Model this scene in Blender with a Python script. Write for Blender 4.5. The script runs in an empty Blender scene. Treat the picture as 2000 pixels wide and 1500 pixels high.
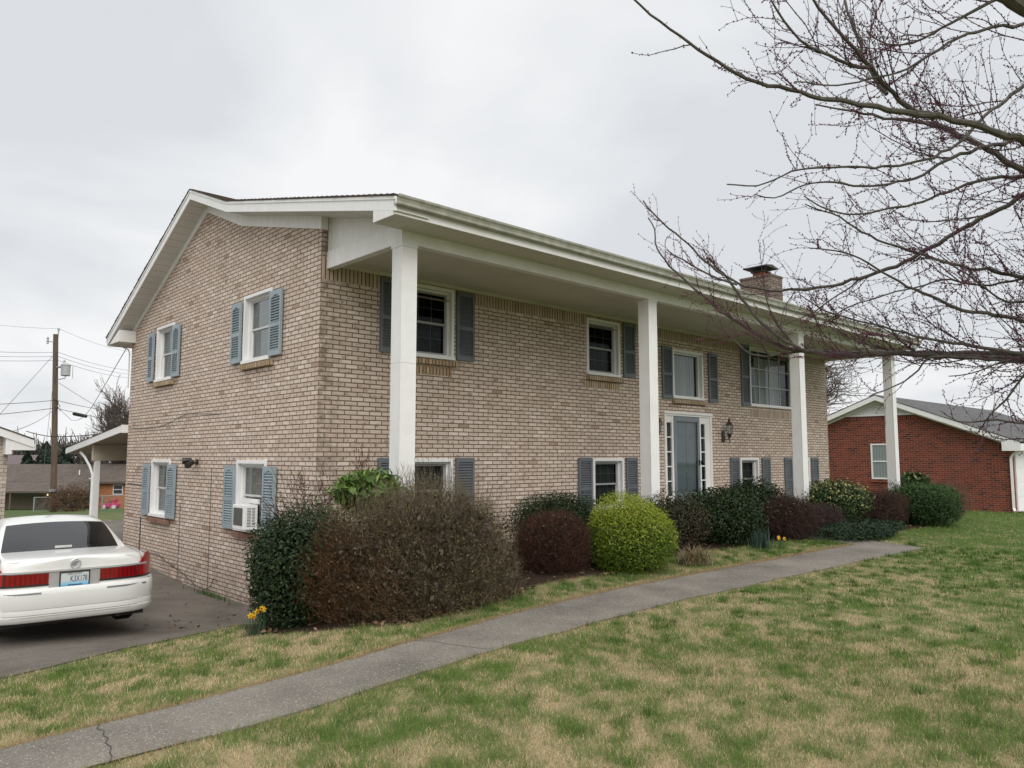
import bpy, bmesh, math, random
import numpy as np
from mathutils import Vector, Matrix

# ------------------------------------------------------------------ camera
S = bpy.context.scene
COL = S.collection
R = math.radians
YAW, PITCH = 0.7500584, 0.0950518
CAM = (-5.555, -10.159, 0.0)            # eye height is z = 0, the lawn lies about 1.65 m below
cd = bpy.data.cameras.new("camera")
cd.sensor_width = 36.0
cd.lens = 36.0 * 1489.394 / 2000.0
cd.clip_start = 0.05
cd.clip_end = 3000.0
cam = bpy.data.objects.new("camera", cd)
COL.objects.link(cam)
cam.location = CAM
cam.rotation_euler = (R(90) + PITCH, 0.0, -YAW)
S.camera = cam

# ------------------------------------------------------------------ world (bright overcast sky)
SUN_EL, SUN_AZ = R(40), R(206)          # azimuth measured clockwise from +Y
W = bpy.data.worlds.new("World")
S.world = W
W.use_nodes = True
nt = W.node_tree
nt.nodes.clear()
def wn(t, **k):
    n = nt.nodes.new(t)
    for a, b in k.items(): setattr(n, a, b)
    return n
def wl(a, b): nt.links.new(a, b)
out = wn("ShaderNodeOutputWorld"); bg = wn("ShaderNodeBackground")
bg.inputs["Strength"].default_value = 0.1
sky = wn("ShaderNodeTexSky", sky_type='NISHITA', sun_disc=False)
sky.sun_elevation = SUN_EL; sky.sun_rotation = SUN_AZ; sky.dust_density = 4.0
tc = wn("ShaderNodeTexCoord"); sp = wn("ShaderNodeSeparateXYZ")
wl(tc.outputs["Generated"], sp.inputs[0])
zc = wn("ShaderNodeMath", operation='MAXIMUM'); zc.inputs[1].default_value = 0.0
wl(sp.outputs["Z"], zc.inputs[0])
za = wn("ShaderNodeMath", operation='ADD'); za.inputs[1].default_value = 0.28
wl(zc.outputs[0], za.inputs[0])
dv = wn("ShaderNodeVectorMath", operation='DIVIDE')
cb = wn("ShaderNodeCombineXYZ")
for i in range(3): wl(za.outputs[0], cb.inputs[i])
wl(tc.outputs["Generated"], dv.inputs[0]); wl(cb.outputs[0], dv.inputs[1])
n1 = wn("ShaderNodeTexNoise"); n1.inputs["Scale"].default_value = 1.15
n1.inputs["Detail"].default_value = 5.0; n1.inputs["Roughness"].default_value = 0.5
n1.inputs["Distortion"].default_value = 0.25
mp = wn("ShaderNodeMapping"); mp.inputs["Location"].default_value = (2.3, 0.4, 0.0)
wl(dv.outputs[0], mp.inputs[0]); wl(mp.outputs[0], n1.inputs["Vector"])
rp = wn("ShaderNodeValToRGB")
rp.color_ramp.elements[0].position = 0.37; rp.color_ramp.elements[0].color = (6.75, 7.0, 7.3, 1)
rp.color_ramp.elements[1].position = 0.57; rp.color_ramp.elements[1].color = (8.75, 8.82, 8.9, 1)
wl(n1.outputs["Fac"], rp.inputs["Fac"])
zr = wn("ShaderNodeMapRange"); zr.inputs["From Min"].default_value = 0.55; zr.inputs["From Max"].default_value = 1.0
zr.inputs["To Min"].default_value = 1.0; zr.inputs["To Max"].default_value = 1.9   # overcast sky is brightest overhead
wl(sp.outputs["Z"], zr.inputs["Value"])
br = wn("ShaderNodeVectorMath", operation='SCALE')
wl(rp.outputs["Color"], br.inputs[0]); wl(zr.outputs[0], br.inputs["Scale"])
mx = wn("ShaderNodeMix", data_type='RGBA'); mx.inputs["Factor"].default_value = 0.96
wl(sky.outputs["Color"], mx.inputs["A"]); wl(br.outputs[0], mx.inputs["B"])
wl(mx.outputs["Result"], bg.inputs["Color"]); wl(bg.outputs[0], out.inputs["Surface"])

# ------------------------------------------------------------------ sun behind thick cloud
sl = bpy.data.lights.new("sun", 'SUN'); sl.energy = 1.5; sl.angle = R(45); sl.color = (1.0, 0.96, 0.9)
so = bpy.data.objects.new("sun", sl); COL.objects.link(so)
sd = Vector((math.sin(SUN_AZ) * math.cos(SUN_EL), math.cos(SUN_AZ) * math.cos(SUN_EL), math.sin(SUN_EL)))
so.rotation_euler = (-sd).to_track_quat('-Z', 'Y').to_euler()
so.location = sd * 60

S.view_settings.view_transform = 'Standard'
S.view_settings.look = 'None'
S.view_settings.exposure = 0.12
S.view_settings.gamma = 1.0
S.cycles.max_bounces = 7
S.cycles.transparent_max_bounces = 12
S.cycles.caustics_reflective = False
S.cycles.caustics_refractive = False

# ------------------------------------------------------------------ object helpers
ROOT = {}                                  # object name -> frame offset of its thing
def thing(name, label, cat, loc=(0, 0, 0), group=None):
    o = bpy.data.objects.new(name, None)
    o.empty_display_size = 0.3
    COL.objects.link(o); o.location = loc
    o["label"] = label; o["category"] = cat
    if group: o["group"] = group
    ROOT[o.name] = Vector(loc)
    return o
def tag(o, label=None, cat=None, group=None, kind=None):
    if label: o["label"] = label
    if cat: o["category"] = cat
    if group: o["group"] = group
    if kind: o["kind"] = kind
    return o
def link(name, me, parent=None):
    o = bpy.data.objects.new(name, me)
    COL.objects.link(o)
    if parent is not None:
        off = ROOT[parent.name]
        me.transform(Matrix.Translation(-off))
        o.parent = parent
        ROOT[o.name] = off
    else:
        ROOT[o.name] = Vector((0, 0, 0))
    return o

class MB:
    """collects faces in world coordinates and links them as one mesh object"""
    def __init__(s): s.v = []; s.f = []; s.rot = []; s.mi = []; s.m = 0
    def face(s, pts, rot=False):
        b = len(s.v); s.v += [tuple(p) for p in pts]; s.f.append(tuple(range(b, b + len(pts)))); s.rot.append(rot); s.mi.append(s.m)
    def box(s, x0, x1, y0, y1, z0, z1, rot=False):
        p = [(x, y, z) for z in (z0, z1) for y in (y0, y1) for x in (x0, x1)]
        s.hexa(p, rot)
    def hexa(s, p, rot=False):
        b = len(s.v); s.v += [tuple(q) for q in p]
        for f in ((0, 2, 3, 1), (4, 5, 7, 6), (0, 1, 5, 4), (2, 6, 7, 3), (0, 4, 6, 2), (1, 3, 7, 5)):
            s.f.append(tuple(b + i for i in f)); s.rot.append(rot); s.mi.append(s.m)
    def mbox(s, mp, a0, a1, o0, o1, z0, z1, rot=False):
        s.hexa([mp(a, o, z) for z in (z0, z1) for o in (o0, o1) for a in (a0, a1)], rot)
    def prism(s, poly, fn, t0, t1, caps=True):
        """poly: list of 2D points, fn(u, v, t) -> 3D"""
        n = len(poly); b = len(s.v)
        s.v += [tuple(fn(u, v, t0)) for u, v in poly] + [tuple(fn(u, v, t1)) for u, v in poly]
        for i in range(n):
            j = (i + 1) % n
            s.f.append((b + i, b + j, b + n + j, b + n + i)); s.rot.append(False); s.mi.append(s.m)
        if caps:
            s.f.append(tuple(range(b, b + n))); s.f.append(tuple(range(b + 2 * n - 1, b + n - 1, -1)))
            s.rot += [False, False]; s.mi += [s.m, s.m]
    def tube(s, pts, rad, n=8, caps=True):
        pts = [Vector(p) for p in pts]
        if not hasattr(rad, '__len__'): rad = [rad] * len(pts)
        b = len(s.v); up = None
        for i, p in enumerate(pts):
            d = (pts[min(i + 1, len(pts) - 1)] - pts[max(i - 1, 0)])
            d = d.normalized() if d.length > 1e-9 else Vector((0, 0, 1))
            if up is None:
                up = d.orthogonal().normalized()
            else:
                up = up - d * up.dot(d)
                up = up.normalized() if up.length > 1e-6 else d.orthogonal().normalized()
            q = d.cross(up)
            for k in range(n):
                a = 2 * math.pi * k / n
                s.v.append(tuple(p + (up * math.cos(a) + q * math.sin(a)) * rad[i]))
        for i in range(len(pts) - 1):
            for k in range(n):
                l = (k + 1) % n
                s.f.append((b + i * n + k, b + i * n + l, b + (i + 1) * n + l, b + (i + 1) * n + k)); s.rot.append(False); s.mi.append(s.m)
        if caps:
            s.f.append(tuple(b + k for k in range(n))); s.f.append(tuple(b + (len(pts) - 1) * n + k for k in range(n)))
            s.rot += [False, False]; s.mi += [s.m, s.m]
    def lathe(s, prof, c, n=14, axis='z'):
        b = len(s.v)
        for r, h in prof:
            for k in range(n):
                a = 2 * math.pi * k / n
                u, w = r * math.cos(a), r * math.sin(a)
                s.v.append((c[0] + u, c[1] + w, c[2] + h) if axis == 'z' else ((c[0] + u, c[1] + h, c[2] + w) if axis == 'y' else (c[0] + h, c[1] + u, c[2] + w)))
        for i in range(len(prof) - 1):
            for k in range(n):
                l = (k + 1) % n
                s.f.append((b + i * n + k, b + i * n + l, b + (i + 1) * n + l, b + (i + 1) * n + k)); s.rot.append(False); s.mi.append(s.m)
        s.f.append(tuple(b + k for k in range(n))); s.f.append(tuple(b + (len(prof) - 1) * n + k for k in range(n)))
        s.rot += [False, False]; s.mi += [s.m, s.m]
    def grid(s, rows):
        b = len(s.v); n = len(rows[0])
        for r in rows: s.v += [tuple(p) for p in r]
        for i in range(len(rows) - 1):
            for k in range(n - 1):
                s.f.append((b + i * n + k, b + i * n + k + 1, b + (i + 1) * n + k + 1, b + (i + 1) * n + k)); s.rot.append(False); s.mi.append(s.m)
    def build(s, name, mat, parent=None, smooth=False, bevel=0.0, recalc=True, weld=False):
        me = bpy.data.meshes.new(name)
        me.from_pydata(s.v, [], s.f)
        for m in (mat if isinstance(mat, (list, tuple)) else [mat]): me.materials.append(m)
        if isinstance(mat, (list, tuple)):
            me.polygons.foreach_set('material_index', s.mi)
        uv = me.uv_layers.new(name="UVMap")
        co = s.v
        for p, rot in zip(me.polygons, s.rot):
            n = p.normal
            ax = max(range(3), key=lambda i: abs(n[i]))
            for li in p.loop_indices:
                x, y, z = co[me.loops[li].vertex_index]
                u, w = ((y, z), (x, z), (x, y))[ax]
                uv.data[li].uv = (w, u) if rot else (u, w)
        if recalc or weld or bevel:
            bm = bmesh.new(); bm.from_mesh(me)
            if weld: bmesh.ops.remove_doubles(bm, verts=bm.verts, dist=1e-4)
            if recalc: bmesh.ops.recalc_face_normals(bm, faces=bm.faces)
            if bevel:
                es = [e for e in bm.edges if len(e.link_faces) == 2 and e.calc_face_angle(0) > 0.5]
                bmesh.ops.bevel(bm, geom=es, offset=bevel, segments=2, profile=0.6, affect='EDGES', clamp_overlap=True)
            bm.to_mesh(me); bm.free()
        if smooth:
            me.polygons.foreach_set('use_smooth', [True] * len(me.polygons))
            try: me.set_sharp_from_angle(angle=R(35))
            except Exception: pass
        return link(name, me, parent)

def np_mesh(name, V, F, mat, parent=None, col=None, smooth=False):
    V = np.asarray(V, np.float32).reshape(-1, 3); F = np.asarray(F, np.int32)
    me = bpy.data.meshes.new(name); m, k = F.shape
    me.vertices.add(len(V)); me.vertices.foreach_set('co', V.ravel())
    me.loops.add(m * k); me.loops.foreach_set('vertex_index', F.ravel())
    me.polygons.add(m); me.polygons.foreach_set('loop_start', np.arange(0, m * k, k, dtype=np.int32))
    if col is not None:
        a = me.attributes.new('Col', 'FLOAT_COLOR', 'POINT')
        c = np.ones((len(V), 4), np.float32); c[:, :3] = col
        a.data.foreach_set('color', c.ravel())
    me.update(calc_edges=True)
    if smooth: me.polygons.foreach_set('use_smooth', np.ones(m, bool))
    me.materials.append(mat)
    return link(name, me, parent)

# ------------------------------------------------------------------ numpy noise, fast twig and leaf meshes
def _h(ix, iy, seed):
    n = (ix.astype(np.int64) * 374761393 + iy.astype(np.int64) * 668265263 + seed * 1442695041) & 0x7fffffff
    n = ((n ^ (n >> 13)) * 1274126177) & 0x7fffffff
    return ((n ^ (n >> 16)) & 0xffff) / 65535.0
def vnoise(x, y, seed=0):
    x = np.asarray(x, float); y = np.asarray(y, float)
    ix = np.floor(x); iy = np.floor(y); fx = x - ix; fy = y - iy
    fx = fx * fx * (3 - 2 * fx); fy = fy * fy * (3 - 2 * fy)
    a = _h(ix, iy, seed); b = _h(ix + 1, iy, seed); c = _h(ix, iy + 1, seed); d = _h(ix + 1, iy + 1, seed)
    return (a * (1 - fx) + b * fx) * (1 - fy) + (c * (1 - fx) + d * fx) * fy
def fbm(x, y, seed=0, oct=4):
    t = 0; a = 0.5; s = 0
    for o in range(oct):
        t = t + a * vnoise(np.asarray(x) * 2 ** o, np.asarray(y) * 2 ** o, seed + o * 17); s += a; a *= 0.55
    return t / s
def segs(P0, P1, r0, r1, n=3):
    """tapered prisms along many segments at once"""
    P0 = np.asarray(P0, float); P1 = np.asarray(P1, float); r0 = np.asarray(r0, float); r1 = np.asarray(r1, float)
    d = P1 - P0; L = np.linalg.norm(d, axis=1, keepdims=True); d = d / np.maximum(L, 1e-9)
    h = np.where(np.abs(d[:, 2:3]) < 0.9, np.array([[0, 0, 1.0]]), np.array([[1.0, 0, 0]]))
    u = np.cross(d, h); u /= np.linalg.norm(u, axis=1, keepdims=True); w = np.cross(d, u)
    V = np.zeros((len(P0), 2 * n, 3)); m = len(P0)
    for k in range(n):
        a = 2 * math.pi * k / n; o = u * math.cos(a) + w * math.sin(a)
        V[:, k] = P0 + o * r0[:, None]; V[:, n + k] = P1 + o * r1[:, None]
    b = (np.arange(m) * 2 * n)[:, None, None]
    f = np.array([[k, (k + 1) % n, n + (k + 1) % n, n + k] for k in range(n)])[None]
    return V.reshape(-1, 3), (b + f).reshape(-1, 4)
def leaves(P, N, size, rng, aspect=0.55, fold=0.25):
    """diamond leaves at points P, facing roughly N"""
    m = len(P); N = N / np.maximum(np.linalg.norm(N, axis=1, keepdims=True), 1e-9)
    t = rng.normal(size=(m, 3)); t -= N * (t * N).sum(1, keepdims=True); t /= np.linalg.norm(t, axis=1, keepdims=True)
    w = np.cross(N, t); s = np.asarray(size).reshape(-1, 1) * np.ones((m, 1))
    V = np.zeros((m, 4, 3))
    V[:, 0] = P - t * s * 0.5; V[:, 2] = P + t * s * 0.5
    V[:, 1] = P + w * s * aspect * 0.5 + N * s * fold * 0.5; V[:, 3] = P - w * s * aspect * 0.5 + N * s * fold * 0.5
    F = (np.arange(m) * 4)[:, None] + np.array([[0, 1, 2, 3]])
    return V.reshape(-1, 3), F

# ------------------------------------------------------------------ materials
class N:
    def __init__(s, name):
        s.m = bpy.data.materials.new(name); s.m.use_nodes = True; s.t = s.m.node_tree; s.t.nodes.clear()
        s.o = s.n("ShaderNodeOutputMaterial")
    def n(s, t, **k):
        x = s.t.nodes.new(t)
        for a, b in k.items():
            if a.startswith('i_'):
                x.inputs[a[2:].replace('_', ' ')].default_value = b
            else: setattr(x, a, b)
        return x
    def l(s, a, b): s.t.links.new(a, b)
    def ramp(s, fac, stops):
        r = s.n("ShaderNodeValToRGB"); e = r.color_ramp.elements
        while len(e) < len(stops): e.new(0.5)
        for q, (p, c) in zip(e, stops): q.position = p; q.color = (*c, 1)
        s.l(fac, r.inputs["Fac"]); return r.outputs["Color"]
    def noise(s, vec, scale, detail=4.0, rough=0.55, dist=0.0):
        x = s.n("ShaderNodeTexNoise"); x.inputs["Scale"].default_value = scale; x.inputs["Detail"].default_value = detail
        x.inputs["Roughness"].default_value = rough; x.inputs["Distortion"].default_value = dist
        if vec is not None: s.l(vec, x.inputs["Vector"])
        return x.outputs["Fac"]
    def mix(s, f, a, b, mode='MIX'):
        x = s.n("ShaderNodeMix", data_type='RGBA', blend_type=mode)
        for v, k in ((f, "Factor"), (a, "A"), (b, "B")):
            if hasattr(v, 'links'): s.l(v, x.inputs[k])
            elif k == "Factor": x.inputs[k].default_value = v
            else: x.inputs[k].default_value = (*v, 1)
        return x.outputs["Result"]
    def bump(s, h, strength, dist):
        b = s.n("ShaderNodeBump"); b.inputs["Strength"].default_value = strength; b.inputs["Distance"].default_value = dist
        s.l(h, b.inputs["Height"]); return b.outputs["Normal"]
    def bsdf(s, col, rough=0.6, normal=None, **k):
        p = s.n("ShaderNodeBsdfPrincipled")
        if hasattr(col, 'links'): s.l(col, p.inputs["Base Color"])
        else: p.inputs["Base Color"].default_value = (*col, 1)
        if hasattr(rough, 'links'): s.l(rough, p.inputs["Roughness"])
        else: p.inputs["Roughness"].default_value = rough
        if normal is not None: s.l(normal, p.inputs["Normal"])
        for a, b in k.items(): p.inputs[a.replace('_', ' ')].default_value = b
        s.l(p.outputs[0], s.o.inputs["Surface"]); return p
    def obj(s): return s.n("ShaderNodeTexCoord").outputs["Object"]
    def uv(s): return s.n("ShaderNodeTexCoord").outputs["UV"]

def plain(name, col, rough=0.55, var=0.12, scale=6.0, bump=0.0, **k):
    m = N(name); c = m.obj(); f = m.noise(c, scale, 5)
    a = tuple(min(1, x * (1 - var)) for x in col); b = tuple(min(1, x * (1 + var)) for x in col)
    cc = m.ramp(f, [(0.3, a), (0.7, b)])
    nn = m.bump(m.noise(c, scale * 12, 3), bump, 0.01) if bump else None
    m.bsdf(cc, rough, nn, **k); return m.m

def brick_mat(name, cols, mortar, bw=0.222, rh=0.0702, ms=0.0085, off=0.5, dark=(0.16, 0.11, 0.08), blot=0.35, spec=0.25, wall=False):
    m = N(name); uv = m.uv()
    b = m.n("ShaderNodeTexBrick"); b.offset = off; b.squash = 1.0
    m.l(uv, b.inputs["Vector"])
    b.inputs["Color1"].default_value = (0, 0, 0, 1); b.inputs["Color2"].default_value = (1, 1, 1, 1); b.inputs["Mortar"].default_value = (0.5, 0.5, 0.5, 1)
    b.inputs["Scale"].default_value = 1.0; b.inputs["Mortar Size"].default_value = ms; b.inputs["Mortar Smooth"].default_value = 0.12
    b.inputs["Bias"].default_value = 0.0; b.inputs["Brick Width"].default_value = bw; b.inputs["Row Height"].default_value = rh
    base = m.ramp(b.outputs["Color"], cols if len(cols[0]) == 2 else [(i / (len(cols) - 1), c) for i, c in enumerate(cols)])
    # smudges on single bricks: stretched noise cut hard, and wire-cut speckle
    mp = m.n("ShaderNodeMapping"); mp.inputs["Scale"].default_value = (7.0, 13.5, 1.0); m.l(uv, mp.inputs[0])
    sm = m.noise(mp.outputs[0], 1.0, 3, 0.6)
    f1 = m.ramp(sm, [(0.575, (0, 0, 0)), (0.67, (blot, blot, blot))])
    col = m.mix(f1, base, dark)
    mp2 = m.n("ShaderNodeMapping"); mp2.inputs["Scale"].default_value = (60.0, 25.0, 1.0); m.l(uv, mp2.inputs[0])
    sp2 = m.noise(mp2.outputs[0], 1.0, 3, 0.7)
    col = m.mix(spec, col, m.ramp(sp2, [(0.3, (0.30, 0.30, 0.30)), (0.7, (0.72, 0.72, 0.70))]), 'OVERLAY')
    big = m.noise(uv, 0.55, 4, 0.6)
    col = m.mix(0.30, col, m.ramp(big, [(0.3, (0.40, 0.38, 0.35)), (0.7, (0.60, 0.60, 0.60))]), 'OVERLAY')
    if wall:
        # old water stain down the front corner and soil splash along the foot of the walls
        sp = m.n("ShaderNodeSeparateXYZ"); m.l(m.obj(), sp.inputs[0])
        def rng_(sock, a, b):
            r = m.n("ShaderNodeMapRange"); r.inputs["From Min"].default_value = a; r.inputs["From Max"].default_value = b; m.l(sock, r.inputs["Value"]); return r.outputs[0]
        def mul(a, b):
            r = m.n("ShaderNodeMath", operation='MULTIPLY'); m.l(a, r.inputs[0])
            if hasattr(b, 'links'): m.l(b, r.inputs[1])
            else: r.inputs[1].default_value = b
            return r.outputs[0]
        nz = m.n("ShaderNodeMapRange"); nz.inputs["From Min"].default_value = 0.38; nz.inputs["From Max"].default_value = 0.62; m.l(m.noise(uv, 5.0, 5, 0.65), nz.inputs["Value"])
        cor = mul(mul(rng_(sp.outputs['X'], -7.80, -8.22), rng_(sp.outputs['Y'], -4.38, -4.396)), nz.outputs[0])
        col = m.mix(mul(cor, 0.75), col, (0.115, 0.095, 0.062))
        foot = mul(rng_(sp.outputs['Z'], 0.75, 0.0), nz.outputs[0]); col = m.mix(mul(foot, 0.55), col, (0.15, 0.115, 0.088))
        run = m.n("ShaderNodeMapping"); run.inputs["Scale"].default_value = (2.2, 0.25, 1.0); m.l(uv, run.inputs[0])
        st = m.n("ShaderNodeMapRange"); st.inputs["From Min"].default_value = 0.56; st.inputs["From Max"].default_value = 0.75; m.l(m.noise(run.outputs[0], 1.6, 5, 0.6), st.inputs["Value"])
        col = m.mix(mul(st.outputs[0], 0.20), col, (0.24, 0.175, 0.13))
    mc = m.ramp(m.noise(uv, 9, 4), [(0.3, tuple(x * 0.75 for x in mortar)), (0.7, tuple(x * 1.2 for x in mortar))])
    col = m.mix(b.outputs["Fac"], col, mc)
    inv = m.n("ShaderNodeMath", operation='SUBTRACT'); inv.inputs[0].default_value = 1.0; m.l(b.outputs["Fac"], inv.inputs[1])
    ad = m.n("ShaderNodeMath", operation='MULTIPLY_ADD'); m.l(sp2, ad.inputs[0]); ad.inputs[1].default_value = 0.25; m.l(inv.outputs[0], ad.inputs[2])
    m.bsdf(col, 0.88, m.bump(ad.outputs[0], 0.7, 0.008), Specular_IOR_Level=0.25)
    return m.m

M = {}
M['brick'] = brick_mat("tan_brick", [(0.0, (0.36, 0.265, 0.20)), (0.012, (0.46, 0.35, 0.27)), (0.025, (0.57, 0.455, 0.375)), (0.30, (0.64, 0.53, 0.45)), (0.45, (0.59, 0.48, 0.405)), (0.62, (0.68, 0.575, 0.49)), (0.75, (0.64, 0.525, 0.45)), (0.90, (0.71, 0.60, 0.515)), (1.0, (0.76, 0.655, 0.575))], (0.17, 0.122, 0.088), dark=(0.20, 0.135, 0.095), blot=0.66, wall=True)
SOLD = dict(bw=50.0, off=0.0)
M['soldier'] = brick_mat("soldier_brick", [(0.40, 0.30, 0.235), (0.56, 0.455, 0.365), (0.48, 0.375, 0.30), (0.62, 0.51, 0.42)], (0.10, 0.066, 0.046), ms=0.009, **SOLD)
M['sill_brick'] = brick_mat("sill_brick", [(0.42, 0.31, 0.20), (0.56, 0.45, 0.32), (0.37, 0.25, 0.14), (0.60, 0.49, 0.36)], (0.09, 0.06, 0.04), ms=0.009, **SOLD)
M['red_brick'] = brick_mat("red_brick", [(0.175, 0.040, 0.024), (0.23, 0.055, 0.032), (0.145, 0.035, 0.024), (0.25, 0.064, 0.038), (0.070, 0.030, 0.026), (0.205, 0.048, 0.029)], (0.34, 0.23, 0.18), bw=0.21, rh=0.072, ms=0.0055, dark=(0.05, 0.03, 0.028), blot=0.6)
M['pale_brick'] = brick_mat("pale_brick", [(0.46, 0.39, 0.34), (0.60, 0.54, 0.46), (0.40, 0.32, 0.29), (0.55, 0.49, 0.43)], (0.27, 0.22, 0.19), bw=0.3, rh=0.10, ms=0.007)
M['orange_brick'] = brick_mat("orange_brick", [(0.38, 0.15, 0.06), (0.46, 0.20, 0.085), (0.34, 0.13, 0.055)], (0.40, 0.28, 0.18), bw=0.21, rh=0.072, ms=0.004)

M['low_sill'] = brick_mat("red_sill_brick", [(0.24, 0.12, 0.085), (0.34, 0.2, 0.15), (0.28, 0.15, 0.11)], (0.14, 0.08, 0.06), ms=0.009, **SOLD)
def white_mat(name, col, dirt, amount, sx=1.0, rough=0.45):
    m = N(name); c = m.obj()
    mp = m.n("ShaderNodeMapping"); mp.inputs["Scale"].default_value = (sx, 3.0, 1.2); m.l(c, mp.inputs[0])
    f = m.ramp(m.noise(mp.outputs[0], 2.6, 6, 0.62), [(0.42, (0, 0, 0)), (0.75, (amount, amount, amount))])
    cc = m.mix(f, col, dirt)
    m.bsdf(cc, rough, m.bump(m.noise(c, 40, 3), 0.08, 0.004)); return m.m
M['white'] = white_mat("white_paint", (0.85, 0.84, 0.82), (0.56, 0.52, 0.44), 0.32)
M['trim'] = white_mat("white_vinyl", (0.86, 0.86, 0.85), (0.58, 0.55, 0.50), 0.22)
M['gutter'] = white_mat("weathered_gutter", (0.40, 0.395, 0.335), (0.17, 0.17, 0.12), 0.85, sx=2.2)
M['column'] = white_mat("column_paint", (0.85, 0.85, 0.84), (0.58, 0.53, 0.45), 0.22)
def soffit_mat(name, col, along, step):
    m = N(name); c = m.obj(); sp = m.n("ShaderNodeSeparateXYZ"); m.l(c, sp.inputs[0])
    q = m.n("ShaderNodeMath", operation='MODULO'); m.l(sp.outputs[along], q.inputs[0]); q.inputs[1].default_value = step
    ab = m.n("ShaderNodeMath", operation='ABSOLUTE'); m.l(q.outputs[0], ab.inputs[0])
    gt = m.n("ShaderNodeMath", operation='LESS_THAN'); m.l(ab.outputs[0], gt.inputs[0]); gt.inputs[1].default_value = step * 0.09
    base = m.ramp(m.noise(c, 1.3, 5), [(0.3, tuple(x * 0.86 for x in col)), (0.7, col)])
    m.bsdf(m.mix(gt.outputs[0], base, tuple(x * 0.72 for x in col)), 0.5); return m.m
M['soffit'] = soffit_mat("soffit_boards", (0.68, 0.66, 0.58), 'X', 0.15)
M['rake_soffit'] = soffit_mat("rake_soffit_boards", (0.74, 0.73, 0.69), 'Y', 0.20)
M['ceiling'] = plain("porch_ceiling_paint", (0.62, 0.60, 0.52), 0.6, 0.08, 1.5)
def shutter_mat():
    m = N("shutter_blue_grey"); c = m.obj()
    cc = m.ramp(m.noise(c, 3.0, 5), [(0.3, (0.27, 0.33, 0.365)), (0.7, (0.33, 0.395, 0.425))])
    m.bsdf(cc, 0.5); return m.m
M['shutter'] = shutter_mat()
M['shaded_shutter'] = plain("shutter_porch_shade", (0.132, 0.150, 0.163), 0.5, 0.12, 3.0)  # shutter paint darkened to put the porch shade into its colour
M['door_blue'] = plain("storm_door_blue_grey", (0.185, 0.212, 0.240), 0.45, 0.08, 3.0)
def shingle(name, a, b, row=0.14):
    m = N(name); uv = m.uv()
    t = m.n("ShaderNodeTexBrick"); t.offset = 0.5; m.l(uv, t.inputs["Vector"])
    t.inputs["Color1"].default_value = (0, 0, 0, 1); t.inputs["Color2"].default_value = (1, 1, 1, 1); t.inputs["Mortar"].default_value = (0.2, 0.2, 0.2, 1)
    t.inputs["Scale"].default_value = 1.0; t.inputs["Mortar Size"].default_value = 0.006; t.inputs["Brick Width"].default_value = 0.30; t.inputs["Row Height"].default_value = row
    cc = m.ramp(t.outputs["Color"], [(0, a), (1, b)])
    cc = m.mix(t.outputs["Fac"], cc, tuple(x * 0.4 for x in a))
    cc = m.mix(0.5, cc, m.ramp(m.noise(uv, 60, 3, 0.7), [(0.3, (0.3, 0.3, 0.3)), (0.7, (0.7, 0.7, 0.7))]), 'OVERLAY')
    cc = m.mix(0.4, cc, m.ramp(m.noise(uv, 0.6, 4, 0.6), [(0.3, (0.35, 0.35, 0.35)), (0.7, (0.65, 0.65, 0.65))]), 'OVERLAY')
    iv = m.n("ShaderNodeMath", operation='SUBTRACT'); iv.inputs[0].default_value = 1.0; m.l(t.outputs["Fac"], iv.inputs[1])
    m.bsdf(cc, 0.92, m.bump(iv.outputs[0], 0.6, 0.01)); return m.m
M['shingle'] = shingle("brown_shingles", (0.050, 0.034, 0.026), (0.090, 0.062, 0.048))
M['grey_shingle'] = shingle("grey_shingles", (0.075, 0.075, 0.078), (0.125, 0.122, 0.12))
M['tan_shingle'] = shingle("taupe_shingles", (0.085, 0.066, 0.054), (0.13, 0.104, 0.088), 0.16)

def glass_mat(name, tint=(0.55, 0.60, 0.60), refl=0.10, rough=0.01, k=1.0):
    m = N(name)
    lw = m.n("ShaderNodeFresnel"); lw.inputs["IOR"].default_value = 1.5
    ad = m.n("ShaderNodeMath", operation='MULTIPLY_ADD'); m.l(lw.outputs[0], ad.inputs[0]); ad.inputs[1].default_value = k; ad.inputs[2].default_value = refl
    tr = m.n("ShaderNodeBsdfTransparent"); tr.inputs["Color"].default_value = (*tint, 1)
    gl = m.n("ShaderNodeBsdfGlossy"); gl.inputs["Roughness"].default_value = rough; gl.inputs["Color"].default_value = (0.9, 0.95, 0.95, 1)
    b = m.bump(m.noise(m.obj(), 2.2, 2), 0.05, 0.02); m.l(b, gl.inputs["Normal"])
    mx = m.n("ShaderNodeMixShader"); m.l(ad.outputs[0], mx.inputs["Fac"]); m.l(tr.outputs[0], mx.inputs[1]); m.l(gl.outputs[0], mx.inputs[2])
    m.l(mx.outputs[0], m.o.inputs["Surface"]); return m.m
M['glass'] = glass_mat("window_glass", (0.42, 0.46, 0.46), 0.0, k=0.26)
M['storm_glass'] = glass_mat("storm_glass", (0.72, 0.77, 0.79), 0.03, k=0.5)
M['sash'] = plain("sash_shade_grey", (0.34, 0.34, 0.35), 0.5, 0.06)  # front sash colour greyed to stand for the shade behind the screens
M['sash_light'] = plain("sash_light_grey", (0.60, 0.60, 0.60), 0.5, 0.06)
M['muntin'] = plain("muntin_grey", (0.36, 0.37, 0.38), 0.5, 0.06)
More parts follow.
